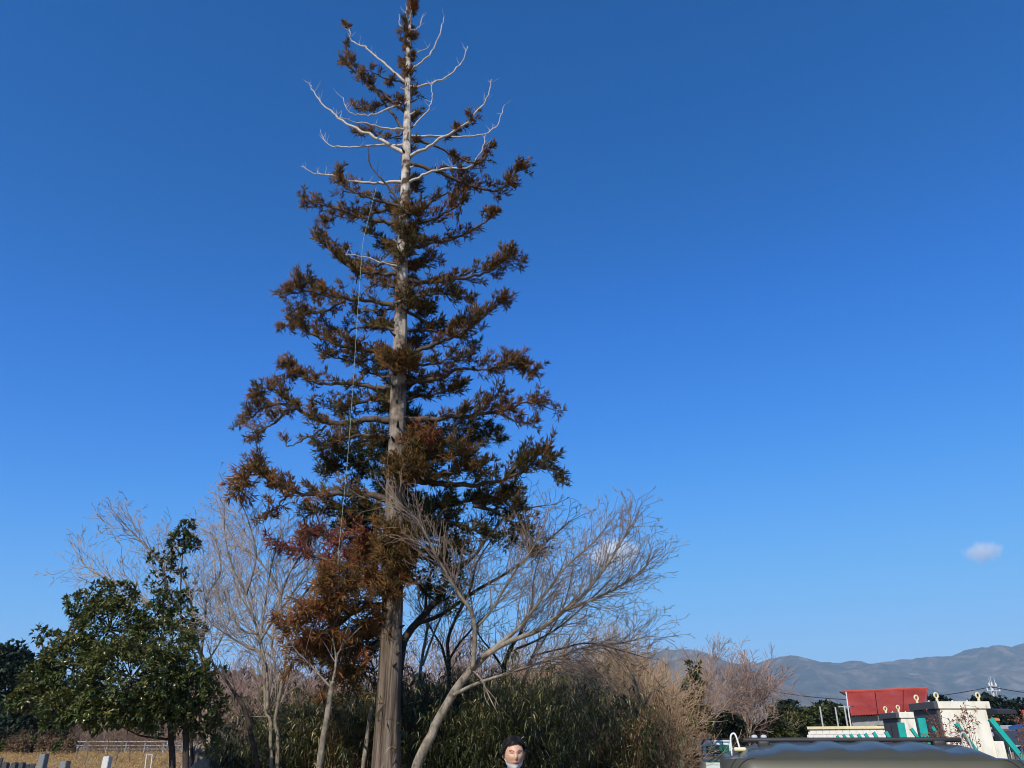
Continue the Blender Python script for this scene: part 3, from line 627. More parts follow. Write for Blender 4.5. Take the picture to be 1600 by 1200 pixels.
# (a) spreading bare tree behind the broad-leaved evergreen
BT('grey bare tree spreading behind the round evergreen at the left', [
    ([(326, 1215), (326, 1120), (322, 1060), (314, 1022), (300, 995), (275, 980)], 11, 5, .1, .8),
    ([(275, 980), (250, 955), (225, 935), (205, 920), (170, 905), (140, 890), (122, 870)], 5, 1.5, .1, .05),
    ([(262, 967), (262, 920), (250, 880), (225, 850), (205, 830), (185, 808)], 4, 1.4, -.2, .1),
    ([(300, 995), (300, 950), (290, 910), (275, 890), (262, 870)], 4, 1.4, .2, .1),
    ([(314, 1022), (320, 970), (325, 930), (345, 890), (335, 840), (320, 830)], 5, 1.4, .1, .1),
    ([(320, 1040), (345, 1000), (362, 955), (355, 930)], 3, 1.4, -.2, .2)], 19.5, 23, 'greybark', 'twig_pale', lev=4, density=1.4)
# (d) dark leaning stem, (c) pale thick stem, (e) small pale stems
BT('dark stem leaning left beside the pale multi-stemmed tree', [
    ([(402, 1215), (396, 1165), (383, 1110), (368, 1085)], 10, 6, -.1, .9),
    ([(368, 1085), (350, 1060), (335, 1040), (325, 1010)], 4, 1.4, .2, .3)], 16.5, 24, 'darkbark', 'twig_dark', lev=2, density=.6)
BT('thick whitish trunk leaning slightly right, left of the cedar trunk', [
    ([(497, 1215), (503, 1165), (511, 1120), (517, 1080), (520, 1065)], 11, 8, .0, 1),
    ([(520, 1065), (525, 1030), (520, 990), (530, 950)], 4, 1.8, .2, .2),
    ([(518, 1075), (495, 1050), (480, 1030), (470, 1000)], 4, 1.5, .2, .2)], 15.2, 25, 'palebark', 'twig_pale', lev=2, density=.7)
BT('short pale stem close to the left side of the cedar trunk', [
    ([(566, 1215), (572, 1165), (578, 1120), (582, 1095)], 8, 6, 0, 1),
    ([(582, 1095), (586, 1060), (580, 1030)], 3.5, 1.5, .2, .4)], 16.6, 26, 'palebark', 'twig_pale', lev=2, density=.5)

# thicket of bare shrubs and small trees: a few kinds, copied
def proto(seed, h, spread, prm, nstem, lev, bark, twig, r):
    rg = random.Random(seed); segs = []; thick = []
    for s in range(nstem):
        a = rg.uniform(0, 6.283); d = Vector((math.cos(a) * spread * rg.uniform(.3, 1), math.sin(a) * spread * rg.uniform(.3, 1), 1)).normalized()
        sg = []; grow(sg, Vector((math.cos(a) * .12 * nstem ** .5, math.sin(a) * .12 * nstem ** .5, -.05)), d, h * rg.uniform(.75, 1.05), r, lev, rg, prm)
        for q in sg: (thick if q[6] > r * .45 else segs).append(q)
    m1, m2 = MB(), MB(); prisms(m1, thick, 5); prisms(m2, segs, 3)
    a = m1.mesh('stem'); a.materials.append(M[bark]); b = m2.mesh('twigs'); b.materials.append(M[twig])
    return a, b, len(segs)
def place_proto(pr, name, loc, rz, sc, label, group, cat='tree'):
    t = empty(name, loc, label, cat, group, rz); t.scale = (sc, sc, sc)
    for nm, me in (('stems', pr[0]), ('twigs', pr[1])):
        o = bpy.data.objects.new(nm, me); o.parent = t; o['kind'] = 'stuff'; COL.objects.link(o)
    return t
TH = dict(step=.28, trop=.04, jit=.14, pc=.7, ang=(.3, .75), lr=(.45, .75), rmin=.008)
tan = [proto(40 + i, 4.6, .75, dict(TH, rmin=.0075, pc=.8), 7, 3, 'twig_tan', 'twig_tan', .03) for i in range(3)]
pink = [proto(50 + i, 5.2, .38, dict(TH, rmin=.0095, trop=.09, pc=.62), 4, 3, 'palebark', 'twig_pink', .065) for i in range(3)]
brown = [proto(60 + i, 3.4, .5, dict(TH, rmin=.007, step=.22), 6, 3, 'twig_grey', 'twig_pink', .025) for i in range(2)]
rg = random.Random(77)
def scatter(prs, name, spots, label, group, s0, s1, cat='tree'):
    for (u, Y) in spots:
        x = (u - 800) / F * Y / 1.105; h = ground_h(x, Y)
        place_proto(rg.choice(prs), name, (x, Y, h), rg.uniform(0, 6.28), rg.uniform(s0, s1), label, group, cat)
scatter(tan, 'bare_shrub', [(rg.uniform(850, 1000), rg.uniform(25, 33)) for _ in range(30)],
        'tan leafless shrub in the dense thicket right of the leaning tree', 'tan shrubs of the thicket', .52, .8, 'shrub')
scatter(tan, 'bare_shrub', [(rg.uniform(880, 1020), rg.uniform(33, 36)) for _ in range(8)],
        'tan leafless shrub in the dense thicket right of the leaning tree', 'tan shrubs of the thicket', .9, 1.05, 'shrub')
scatter(brown, 'bare_shrub', [(rg.uniform(950, 998), rg.uniform(30, 37)) for _ in range(9)],
        'brownish leafless shrub in the thicket left of the small truck', 'brown shrubs left of the truck', .7, .95, 'shrub')
scatter(pink, 'bare_tree', [(rg.uniform(1030, 1185), rg.uniform(39, 47)) for _ in range(15)],
        'pinkish grey bare tree in the row behind the small truck', 'bare trees behind the small truck', .58, .76)
scatter(brown, 'bare_shrub', [(rg.uniform(330, 570), rg.uniform(34, 46)) for _ in range(30)],
        'reddish brown leafless shrub far behind the trunks left of the cedar', 'brown shrubs behind the left trunks', .9, 1.5, 'shrub')
scatter(brown, 'bare_shrub', [(rg.uniform(620, 860), rg.uniform(30, 42)) for _ in range(18)],
        'brown leafless shrub far behind the trunks right of the cedar', 'brown shrubs behind the right trunks', .9, 1.5, 'shrub')

# ------------------------------------------------------------------ leafy trees and bushes
def rosettes(mb, C, D, rng, k, L, W, tint, spread=.8, up=.35):
    C = np.asarray(C); D = np.asarray(D); A = np.repeat(C, k, 0); d = np.repeat(D, k, 0) * .55 + unit(rng, len(A)) * spread + np.array([0, 0, up * .4])
    N = unit(rng, len(A)) * .55 + np.array([0, 0, 1.0]) + np.repeat(D, k, 0) * .3
    leaves(mb, A + unit(rng, len(A)) * L * .15, d, N, L * rng.uniform(.7, 1.2, len(A)), W * rng.uniform(.8, 1.2, len(A)), np.clip(np.repeat(tint, k) + rng.normal(size=len(A)) * .12, 0, 1))
def leafy(label, blobs, Y, seed, mat, L, W, trunks, bark='darkbark', name='evergreen_tree', dens=1.0, k=7, cat='tree', group=None, base=None, tint0=.42):
    """blobs: (u, v, ru, rv, dY, density) ellipses in photo pixels at depth Y+dY; trunks: pixel polylines with widths"""
    rng = np.random.default_rng(seed); rg = random.Random(seed)
    b = base or P(*trunks[0][0][0], Y); base = Vector((b.x, b.y, ground_h(b.x, b.y)))
    t = empty(name, base, label, cat, group); C = []; D = []; T = []; segs = []; joints = []
    for li, (pts, w0, w1) in enumerate(trunks):
        path = [P(u, v, Y) for u, v in pts]
        if li == 0 and path[0].z > base.z: path = [base - Vector((0, 0, .1))] + path
        path = smooth_path(path, 5); n = len(path); mb = MB()
        tube(mb, path, [(w0 + (w1 - w0) * i / (n - 1)) * .5 * px(pts[0][1], Y) for i in range(n)], 9, rough=.05, rng=rg)
        mb.build('trunk' if li == 0 else 'limb', bark, t, smooth=True); joints += path[n // 2:]
    for (u, v, ru, rv, dY, de) in blobs:
        c = P(u, v, Y + dY); s = px(v, Y); rx, rz = ru * s, rv * s; ry = (rx + rz) * .5
        area = rx * rz; n = int(area * 1150 * dens * de * (.12 / L) ** 1.9)
        q = unit(rng, n); rad = rng.uniform(.45, 1.0, n) ** .6
        # clumps: keep the points where a lumpy field is high
        keep = np.array([mnoise.noise(Vector(tuple(a * 2.6 + seed))) + .5 * mnoise.noise(Vector(tuple(a * 6 + seed))) + rng.uniform(-.25, .45) > -.12 for a in q]); q = q[keep]; rad = rad[keep]
        bump = 1 + .22 * np.array([mnoise.noise(Vector(tuple(a * 3 + seed * 3))) for a in q])
        pos = np.array(c) + q * (rad * bump)[:, None] * np.array([rx, ry, rz])
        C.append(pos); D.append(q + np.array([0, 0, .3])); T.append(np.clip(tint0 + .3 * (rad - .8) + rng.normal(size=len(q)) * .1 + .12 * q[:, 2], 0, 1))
        j = min(joints, key=lambda a: (a - c).length)
        mid = j.lerp(c, .5) + Vector((0, 0, -.1))
        segs += [(*j, *mid, .035, .025), (*mid, *c, .025, .016)]
        for a in pos[::30]: segs.append((*c.lerp(Vector(a), .1), *a, .012, .004))
    if segs: mb = MB(); prisms(mb, segs, 4); mb.build('branches', bark, t, kind='stuff')
    C = np.concatenate(C); D = np.concatenate(D); D /= np.linalg.norm(D, axis=1, keepdims=True); T = np.concatenate(T)
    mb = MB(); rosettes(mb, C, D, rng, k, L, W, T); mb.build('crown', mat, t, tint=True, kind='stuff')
    return t
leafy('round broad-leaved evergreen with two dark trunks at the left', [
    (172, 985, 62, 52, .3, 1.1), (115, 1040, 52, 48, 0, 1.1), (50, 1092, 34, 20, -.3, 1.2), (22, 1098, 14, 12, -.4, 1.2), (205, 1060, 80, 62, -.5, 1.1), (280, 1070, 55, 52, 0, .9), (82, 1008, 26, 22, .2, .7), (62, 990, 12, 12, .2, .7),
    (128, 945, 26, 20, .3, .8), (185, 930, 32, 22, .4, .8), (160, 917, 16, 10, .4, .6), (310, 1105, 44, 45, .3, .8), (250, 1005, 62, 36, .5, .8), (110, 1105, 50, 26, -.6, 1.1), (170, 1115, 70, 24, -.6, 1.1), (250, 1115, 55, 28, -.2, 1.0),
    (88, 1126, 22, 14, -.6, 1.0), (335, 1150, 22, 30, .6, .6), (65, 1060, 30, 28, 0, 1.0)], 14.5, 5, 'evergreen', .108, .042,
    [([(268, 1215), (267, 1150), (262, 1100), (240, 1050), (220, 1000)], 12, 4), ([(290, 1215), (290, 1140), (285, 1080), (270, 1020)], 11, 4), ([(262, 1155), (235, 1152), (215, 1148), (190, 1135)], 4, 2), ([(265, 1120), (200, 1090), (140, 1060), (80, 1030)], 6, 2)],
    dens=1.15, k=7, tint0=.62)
leafy('slender young evergreen rising above the round evergreen', [
    (290, 828, 14, 15, 0, .7), (283, 848, 22, 16, 0, .6), (300, 850, 12, 14, .2, .5), (255, 872, 24, 12, 0, .55), (275, 895, 16, 14, .2, .35), (245, 910, 20, 16, .1, .3), (265, 940, 30, 18, 0, .6), (285, 970, 30, 22, 0, .7), (245, 962, 26, 18, .2, .6), (305, 985, 18, 18, 0, .5), (300, 925, 12, 12, .2, .35)],
    18.3, 6, 'evergreen', .12, .048, [([(300, 1215), (296, 1120), (290, 1050), (283, 960), (283, 900), (288, 835)], 6, 1.5), ([(284, 960), (262, 920), (252, 885)], 3, 1.2)], name='evergreen_sapling', dens=1.5, k=6, tint0=.5)
# far dark wood at the left: separate trees
rg = random.Random(5)
far = [(8, 1062, 46, 52, 74), (55, 1085, 40, 48, 78), (-40, 1050, 50, 60, 76), (110, 1100, 40, 40, 80), (160, 1110, 40, 36, 84), (30, 1120, 40, 40, 70), (85, 1130, 32, 30, 72),
       (352, 1068, 26, 24, 84), (395, 1075, 30, 28, 82), (440, 1072, 32, 26, 86), (485, 1085, 30, 24, 84), (525, 1090, 30, 26, 82), (225, 1100, 40, 40, 86), (290, 1085, 40, 44, 88)]
for i, (u, v, ru, rv, Y) in enumerate(far):
    bl = [(u + rg.uniform(-.4, .4) * ru, v + rg.uniform(-.5, .6) * rv, ru * rg.uniform(.45, .7), rv * rg.uniform(.4, .65), rg.uniform(-1, 1), 1) for _ in range(6)] + [(u, v + rv * .9, ru * .9, rv * .6, 0, 1)]
    leafy('dark evergreen tree in the far wood behind the left trees', bl, Y, 200 + i, 'darkgreen', .55, .3, [([(u, 1170), (u, v)], 6, 3)], dens=1.0, k=5, group='far dark trees at the left', tint0=.45)
# bushes in and behind the thicket
leafy('dark green upright bush in front of the bare trees', [(1085, 1045, 12, 14, 0, .8), (1083, 1075, 16, 20, 0, .8), (1078, 1110, 20, 22, 0, .9), (1098, 1125, 18, 20, 0, 1), (1072, 1138, 18, 16, 0, 1)], 34, 31, 'bushleaf', .22, .09,
      [([(1085, 1200), (1085, 1100), (1086, 1050)], 4, 1.5)], name='evergreen_bush', cat='bush', dens=1.0, k=6, tint0=.3)
for i, (u, v, ru, rv, Y, tn, lb) in enumerate([
    (1140, 1128, 22, 20, 38, .15, 'dark leafy bush at the feet of the bare trees behind the truck'),
    (1175, 1138, 20, 18, 39, .2, 'low dark bush just left of the yellow-green bush'),
    (1225, 1140, 28, 22, 40, .62, 'yellow-green bush behind the roof of the near car'),
    (1250, 1130, 26, 16, 46, .5, 'olive bush left of the low white wall'),
    (1240, 1115, 40, 12, 70, .35, 'brownish green bush line above the yellow-green bush'),
    (1300, 1120, 45, 18, 75, .35, 'dark hedge trees behind the thin net poles'),
    (1235, 1104, 22, 10, 95, .2, 'flat-topped dark pine left of the net poles'),
    (1290, 1104, 20, 8, 95, .2, 'dark treetop showing above the net poles'),
    (1465, 1095, 18, 8, 90, .15, 'small dark treetop between red roof and large white booth'),
    (1555, 1100, 34, 14, 90, .25, 'dark tree behind the utility pole'),
    (1590, 1108, 24, 16, 95, .25, 'dark tree at the right edge behind the grey roofs')]):
    bl = [(u + rg.uniform(-.6, .6) * ru, v + rg.uniform(-.4, .6) * rv, ru * rg.uniform(.45, .65), rv * rg.uniform(.45, .7), rg.uniform(-.5, .5), 1) for _ in range(7)] + [(u + k_ * ru * .5, (v + 1172) / 2 + 6, ru * .6, (1172 - v) * .42, 0, .7) for k_ in (-1, 0, 1)]
    far_ = Y > 60
    leafy(lb, bl, Y, 300 + i, 'darkgreen' if tn < .3 else 'bushleaf', .5 if far_ else .2, .28 if far_ else .09, [([(u, 1175), (u, v)], 4, 2)], name='evergreen_bush' if not far_ else 'evergreen_tree', cat='bush' if not far_ else 'tree', dens=1.0, k=5, tint0=tn)

BT('pale crooked trunk standing in the tan thicket', [([(1003, 1215), (1003, 1110), (995, 1072), (985, 1042)], 6, 2.5, .0, .5), ([(1003, 1110), (1013, 1090), (1027, 1072)], 5, 2, -.1, .4), ([(995, 1072), (975, 1040), (960, 1010)], 2.5, 1.2, .1, .3)], 24.5, 71, 'palebark', 'twig_tan', lev=3, density=.7, prm=dict(rmin=.007))
BT('pale forked bare tree just behind the small truck', [([(1108, 1215), (1110, 1150), (1115, 1125), (1108, 1095)], 4.5, 2.5, .0, .8), ([(1115, 1125), (1128, 1110), (1145, 1085), (1160, 1058)], 3, 1.2, .0, .2), ([(1108, 1095), (1104, 1070), (1110, 1042)], 2.5, 1.1, .1, .1), ([(1112, 1140), (1095, 1118), (1085, 1090)], 2.5, 1.1, .1, .2)], 37.5, 72, 'palebark', 'twig_pink', lev=3, density=.8, Lk=1.3, prm=dict(rmin=.0095))
BT('pale many-stemmed bare tree right of the small truck', [([(1172, 1215), (1172, 1150), (1178, 1112), (1182, 1078)], 4, 2, .0, .5), ([(1175, 1130), (1190, 1100), (1207, 1078)], 3, 1.1, .0, .2), ([(1172, 1150), (1162, 1115), (1158, 1080)], 3, 1.1, .1, .2), ([(1178, 1112), (1172, 1085), (1168, 1055)], 2, 1, .1, .1)], 38, 73, 'palebark', 'twig_pink', lev=3, density=.8, Lk=1.3, prm=dict(rmin=.0095))
leafy('dark leafy bush in the weeds right of the man', [(975, 1112, 24, 20, 0, 1), (955, 1130, 22, 20, 0, 1), (995, 1135, 22, 22, 0, 1), (975, 1155, 30, 20, 0, 1)], 23, 351, 'bushleaf', .16, .06, [([(975, 1195), (975, 1110)], 4, 2)], name='evergreen_bush', cat='bush', dens=.9, k=6, tint0=.2)
leafy('dark leafy bush under the dark forked tree above the man', [(795, 1105, 24, 18, 0, 1), (775, 1125, 20, 18, 0, 1), (812, 1128, 22, 20, 0, 1)], 19.6, 352, 'bushleaf', .15, .06, [([(795, 1195), (795, 1105)], 4, 2)], name='evergreen_bush', cat='bush', dens=.9, k=6, tint0=.15)
scatter(brown, 'bare_shrub', [(rg.uniform(90, 345), rg.uniform(72, 84)) for _ in range(26)],
        'brown leafless shrub behind the white guard rail at the left', 'brown shrubs behind the guard rail', 1.0, 1.6, 'shrub')

# ------------------------------------------------------------------ bamboo grass and weeds
def blades(name, n, box_, hmin, hmax, mat, seed, L, W, tint, per=7, label=None, cat=None, arch=.5, hfun=None, stems=True):
    rng = np.random.default_rng(seed); mb = MB(); (u0, u1, y0, y1) = box_; segs = []
    Y = rng.uniform(y0, y1, n); u = rng.uniform(u0, u1, n); x = (u - 800) / F * Y / 1.105
    z = np.array([ground_h(a, b) for a, b in zip(x, Y)]); h = rng.uniform(hmin, hmax, n)
    if hfun is not None: h = h * np.array([hfun(a) for a in u])
    pn = np.array([mnoise.noise(Vector((a * .9, b * .5, seed))) + .5 * mnoise.noise(Vector((a * 2.7, b * 1.5, seed + 5))) for a, b in zip(x, Y)]); h = h * (1 + .36 * pn)
    lean = rng.normal(size=(n, 2)) * arch * .35; A = []; D = []; T = []
    for i in range(n):
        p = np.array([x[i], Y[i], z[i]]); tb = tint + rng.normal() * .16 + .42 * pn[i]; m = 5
        for s in range(m):
            q = p + np.array([lean[i, 0] * (s + 1) / m * h[i] / m * 1.6, lean[i, 1] * (s + 1) / m * h[i] / m * 1.6, h[i] / m])
            if stems: segs.append((*p, *q, .006, .005))
            p = q
            if s >= 1:
                for _ in range(per if s > 1 else per // 2):
                    a = rng.uniform(0, 6.283); A.append(p + rng.normal(size=3) * .05); D.append((math.cos(a), math.sin(a), rng.uniform(-1.0, .55))); T.append(tb + rng.normal() * .2)
    A = np.array(A); D = np.array(D); leaves(mb, A, D, unit(rng, len(A)) * .4 + np.array([0, 0, 1]), L * rng.uniform(.6, 1.25, len(A)), W, np.clip(T, 0, 1), droop=.35)
    if stems: prisms(mb, segs, 3, tint=.3)
    o = mb.build(name, mat, tint=True); return tag(o, label, cat, kind='stuff')
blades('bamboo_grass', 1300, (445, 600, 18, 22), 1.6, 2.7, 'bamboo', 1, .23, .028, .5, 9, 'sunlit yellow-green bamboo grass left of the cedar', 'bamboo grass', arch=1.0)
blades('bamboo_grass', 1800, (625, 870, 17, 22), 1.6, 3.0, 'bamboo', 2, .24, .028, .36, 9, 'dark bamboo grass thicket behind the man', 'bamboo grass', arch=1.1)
blades('bamboo_grass', 700, (850, 1040, 20, 26), 1.2, 2.4, 'bamboo', 3, .28, .034, .4, 7, 'bamboo grass mixed with brown weeds left of the truck', 'bamboo grass')
blades('dead_weeds', 1400, (800, 1046, 20, 27), 1.2, 2.7, 'weed', 4, .26, .02, .45, 4, 'tangled brown dead weeds left of the small truck', 'weeds')
blades('dead_weeds', 380, (470, 800, 17.5, 21), 1.2, 2.7, 'weed', 14, .22, .018, .55, 4, 'brown dead stalks scattered through the bamboo grass', 'weeds')
blades('dead_weeds', 600, (1070, 1180, 38, 43), 1.2, 2.6, 'weed', 6, .35, .03, .7, 6, 'tall straw-coloured weeds behind the small truck', 'weeds')
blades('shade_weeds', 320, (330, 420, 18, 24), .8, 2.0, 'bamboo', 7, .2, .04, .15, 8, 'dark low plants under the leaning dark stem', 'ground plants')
blades('dry_grass', 2700, (-40, 300, 42, 70), .12, .34, 'drygrass', 8, .24, .024, .5, 3, 'dry tan grass of the field behind the gravestones', 'grass', arch=.8)
blades('dead_weeds', 500, (-30, 330, 62, 76), .8, 1.9, 'weed', 9, .4, .03, .5, 5, 'brown dead weeds along the guard rail at the left', 'weeds')

# ------------------------------------------------------------------ left: graveyard, hedge shrubs, guard rail
M['granite'] = pmat('grey_granite', [(0.35, (0.13, 0.14, 0.14)), (0.65, (0.23, 0.24, 0.24))], scale=40, rough=0.6, spec=0.4)
M['palegranite'] = pmat('pale_granite', [(0.35, (0.5, 0.49, 0.46)), (0.65, (0.66, 0.65, 0.61))], scale=40, rough=0.45, spec=0.4)
M['darkgranite'] = pmat('dark_granite', [(0.35, (0.03, 0.032, 0.034)), (0.65, (0.07, 0.073, 0.075))], scale=40, rough=0.6, spec=0.4)
def gravestone(u, v, w, Y, mat, label, rz, group='tall gravestones at the left'):
    top = P(u, v, Y); x, z = top.x, top.z; w = w * px(v, Y) * .8
    t = empty('gravestone', (x, Y, 0), label, 'gravestone', group, 0)
    mb = MB(); H = z - .62
    bm = bmesh.new(); bmesh.ops.create_cube(bm, size=1)
    for q in bm.verts: q.co = Vector((q.co.x * w, q.co.y * w, q.co.z * H))
    bmesh.ops.bevel(bm, geom=bm.edges[:], offset=.012, segments=2, affect='EDGES')
    top_ = [q for q in bm.verts if q.co.z > H * .49]
    for q in top_:                       # slightly domed head
        q.co.z += .03 * (1 - (abs(q.co.x) + abs(q.co.y)) / w)
    addbm(mb, bm, Matrix.Translation((x, Y, .62 + H / 2)) @ Matrix.Rotation(rz, 4, 'Z')); mb.build('pillar', mat, t)
    for nm, zz, hh, ww in (('upper_plinth', .49, .26, w * 1.7), ('lower_plinth', .25, .22, w * 2.4), ('base', .07, .14, w * 3.3)):
        mb = MB(); box(mb, (x, Y, zz), (ww, ww, hh - .004), rz, bev=.01); mb.build(nm, mat, t)
    mb = MB()
    for sx in (-1, 1):
        o = Vector((sx * w * .55, -w * 1.0, 0)); o.rotate(Matrix.Rotation(rz, 3, 'Z'))
        tube(mb, [(x + o.x, Y + o.y, .36), (x + o.x, Y + o.y, .56)], [.035, .045], 8)
    mb.build('flower_vase', mat, t)
gravestone(70, 1178, 13, 25, 'granite', 'tall grey gravestone with lit left face, nearest the left edge', R(79))
gravestone(103, 1189, 14, 24, 'granite', 'grey gravestone just right of the tallest grey one', R(77))
gravestone(169, 1182, 13, 25, 'palegranite', 'white gravestone standing alone in front of the dry grass', R(80))
for i, (u, v, w_, rnd) in enumerate([(0, 1184, 12, 0), (10, 1191, 10, 1), (17, 1195, 12, 0), (24, 1191, 9, 1), (36, 1191, 8, 1), (43, 1194, 10, 0), (52, 1193, 9, 0)]):
    Y = 26 + (i % 3) * .6; top = P(u, v, Y); ww = w_ * px(v, Y) * .8; mb = MB()
    lab = ['low dark stone cut by the left edge of the picture', 'small dark round-headed stone, first from the left edge', 'low pale-topped stone in front of the round-headed ones', 'small dark round-headed stone, second from the left edge',
           'narrow dark round-headed stone, third from the left edge', 'low dark flat stone right of the round-headed ones', 'dark block beside the tallest grey gravestone'][i]
    if rnd:
        prof = [(-ww / 2, 0)] + [(-ww / 2 * math.cos(a), top.z - ww / 2 + ww / 2 * math.sin(a)) for a in np.linspace(0, math.pi, 9)] + [(ww / 2, 0)]
        n = len(prof); mb.add([(top.x + a, Y - .09, b) for a, b in prof] + [(top.x + a, Y + .09, b) for a, b in prof],
                              [list(range(n)), list(range(2 * n - 1, n - 1, -1))] + [[j, n + j, n + (j + 1) % n, (j + 1) % n] for j in range(n)])
    else: box(mb, (top.x, Y, top.z / 2), (ww, ww * .8, top.z), R(25), bev=.02)
    tag(mb.build('gravestone', 'darkgranite' if i != 2 else 'granite', origin=(top.x, Y, 0)), lab, 'gravestone', 'small gravestones at the left edge')
# boulder monument
mb = MB(); bm = bmesh.new(); bmesh.ops.create_icosphere(bm, subdivisions=4, radius=1)
for q in bm.verts:
    n_ = q.co.normalized(); k_ = 1 + .18 * mnoise.noise(n_ * 1.7 + Vector((3, 1, 4))) + .07 * mnoise.noise(n_ * 5) + .03 * mnoise.noise(n_ * 13)
    q.co = Vector((n_.x * .46 * k_, n_.y * .3 * k_, n_.z * .85 * k_))
bp = P(316, 1171, 18.5); addbm(mb, bm, Matrix.Translation((bp.x, 18.5, bp.z - .8)))
tag(mb.build('boulder', 'greybark', smooth=True, origin=(bp.x, 18.5, 0)), 'rough grey upright boulder behind the evergreen trunks', 'boulder')
# clipped hedge shrubs
rg = random.Random(8)
ords = ['first', 'second', 'third', 'fourth', 'fifth', 'sixth', 'seventh', 'eighth']
for i, u in enumerate([6, 23, 38, 51, 69, 88, 98, 110]):
    Y = 60 + rg.uniform(-.6, .6); p = P(u, 1156 + rg.uniform(-1, 3), Y); h = p.z - ground_h(p.x, Y)
    t = empty('hedge_shrub', (p.x, Y, ground_h(p.x, Y)), f'{ords[i]} clipped narrow shrub from the left in front of the guard rail', 'shrub', 'clipped shrubs by the guard rail')
    rngh = np.random.default_rng(400 + i); q = unit(rngh, 300) * (rngh.uniform(.5, 1, 300) ** .4)[:, None]
    pos = np.array([p.x, Y, ground_h(p.x, Y) + h * .55]) + q * np.array([.42, .4, h * .5]) * (1 + .15 * rngh.normal(size=(300, 1)))
    mb = MB(); rosettes(mb, pos, q, rngh, 4, .2, .1, np.clip(.55 + rngh.normal(size=300) * .2, 0, 1)); mb.build('crown', 'weed' if i % 3 else 'bushleaf', t, tint=True, kind='stuff')
    mb = MB(); tube(mb, [(p.x, Y, ground_h(p.x, Y) - .1), (p.x, Y, ground_h(p.x, Y) + h * .5)], [.06, .03], 6); mb.build('trunk', 'darkbark', t)
M['polegrey'] = flat('galvanised_pole', (0.42, 0.43, 0.42), rough=.5, spec=.4)
M['whitepaint'] = flat('white_paint', (0.72, 0.72, 0.74), rough=0.5, var=.08)
gx0, gx1 = P(-40, 1160, 66).x, P(345, 1160, 66).x
t = empty('guard_rail', ((gx0 + gx1) / 2, 66, 1.1), 'long white pipe guard rail running behind the dry field', 'guard rail')
for zz, r_ in ((2.02, .04), (1.75, .025), (1.5, .025)):
    mb = MB(); tube(mb, [(gx0, 66, zz), (gx1, 66, zz)], r_, 6); mb.build('rail', 'polegrey', t)  # white rails coloured grey to stand for the shade on them
for k in range(14):
    x = gx0 + (gx1 - gx0) * k / 13; mb = MB(); tube(mb, [(x, 66.1, .9), (x, 66.1, 2.08)], .055, 6); mb.build('post', 'polegrey', t)
mb = MB(); y = 20.0
a, b, c, d = P(226, 1204, y), P(229, 1179, y), P(238, 1179, y), P(235, 1204, y); tube(mb, [a, b, c, d], .013, 5)
tag(mb.build('wire_hoop', 'whitepaint', origin=(a.x, y, 0)), 'thin white hoop stuck in the ground left of the evergreen trunks', 'hoop')
# bare saplings by the guard rail
for i, (u, v) in enumerate([(142, 1140), (172, 1150), (190, 1142), (212, 1145), (246, 1150), (128, 1142), (228, 1158), (156, 1156)]):
    rgx = random.Random(900 + i); Y = 46 + i; p = P(u, v, Y); g = ground_h(p.x, Y); segs = []
    L = p.z - g; grow(segs, Vector((p.x, Y, g - .05)), Vector((rgx.uniform(-.15, .15), 0, 1)), L * 1.05, .04, 2, rgx, dict(PRM, step=.25, rmin=.012, pc=.4))
    mb = MB(); prisms(mb, segs, 4)
    tag(mb.build('sapling', 'twig_grey', origin=(p.x, Y, g)), ['thin pale sapling', 'forked sapling', 'straight grey sapling', 'pale stake-like sapling', 'thin sapling nearest the evergreen trunks', 'crooked sapling nearest the hedge shrubs', 'short sapling', 'low twiggy sapling'][i] + ' in the dry field before the guard rail', 'sapling', 'saplings in the dry field')

# ------------------------------------------------------------------ right: shed with red roof
M['redroof'] = pmat('red_roof_paint', [(.3, (.33, .05, .036)), (.5, (.42, .07, .05)), (.7, (.47, .11, .085))], scale=.7, stretch=(1, 1, .35), rough=.6, spec=.3, detail=9)
M['greysheet'] = flat('grey_sheet_metal', (0.36, 0.37, 0.37), rough=0.5, var=.12, spec=.4)
M['darkmetal'] = flat('dark_metal', (0.03, 0.03, 0.033), rough=0.5)
M['cream'] = pmat('cream_paint', [(0.3, (0.5, 0.44, 0.33)), (0.4, (0.70, 0.66, 0.54)), (0.6, (0.80, 0.77, 0.66))], scale=2.6, stretch=(1.5, 1.5, .5), rough=0.6, spec=.3)
M['white'] = flat('dull_white', (0.68, 0.66, 0.62), rough=0.6, var=.1)
M['boothgrey'] = flat('booth_grey', (0.075, 0.08, 0.09), rough=0.45, var=.1, spec=.4)
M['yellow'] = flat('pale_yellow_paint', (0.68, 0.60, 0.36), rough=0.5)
M['teal'] = flat('teal_paint', (0.015, 0.36, 0.31), rough=0.45, var=.18, spec=.4)
M['glass'] = flat('dark_glass', (0.012, 0.014, 0.016), rough=0.08, spec=.6)
Y0 = 60.0
A_, B_ = P(1322, 1082, Y0 + 4), P(1448, 1076.5, Y0 + 3.0)       # ridge ends
C_, D_ = P(1331, 1117, Y0), P(1444, 1111, Y0 - 1.0)             # front eave ends
shed = empty('shed', (C_.x, Y0, 0), 'grey sheet-metal shed with a red corrugated roof', 'shed')
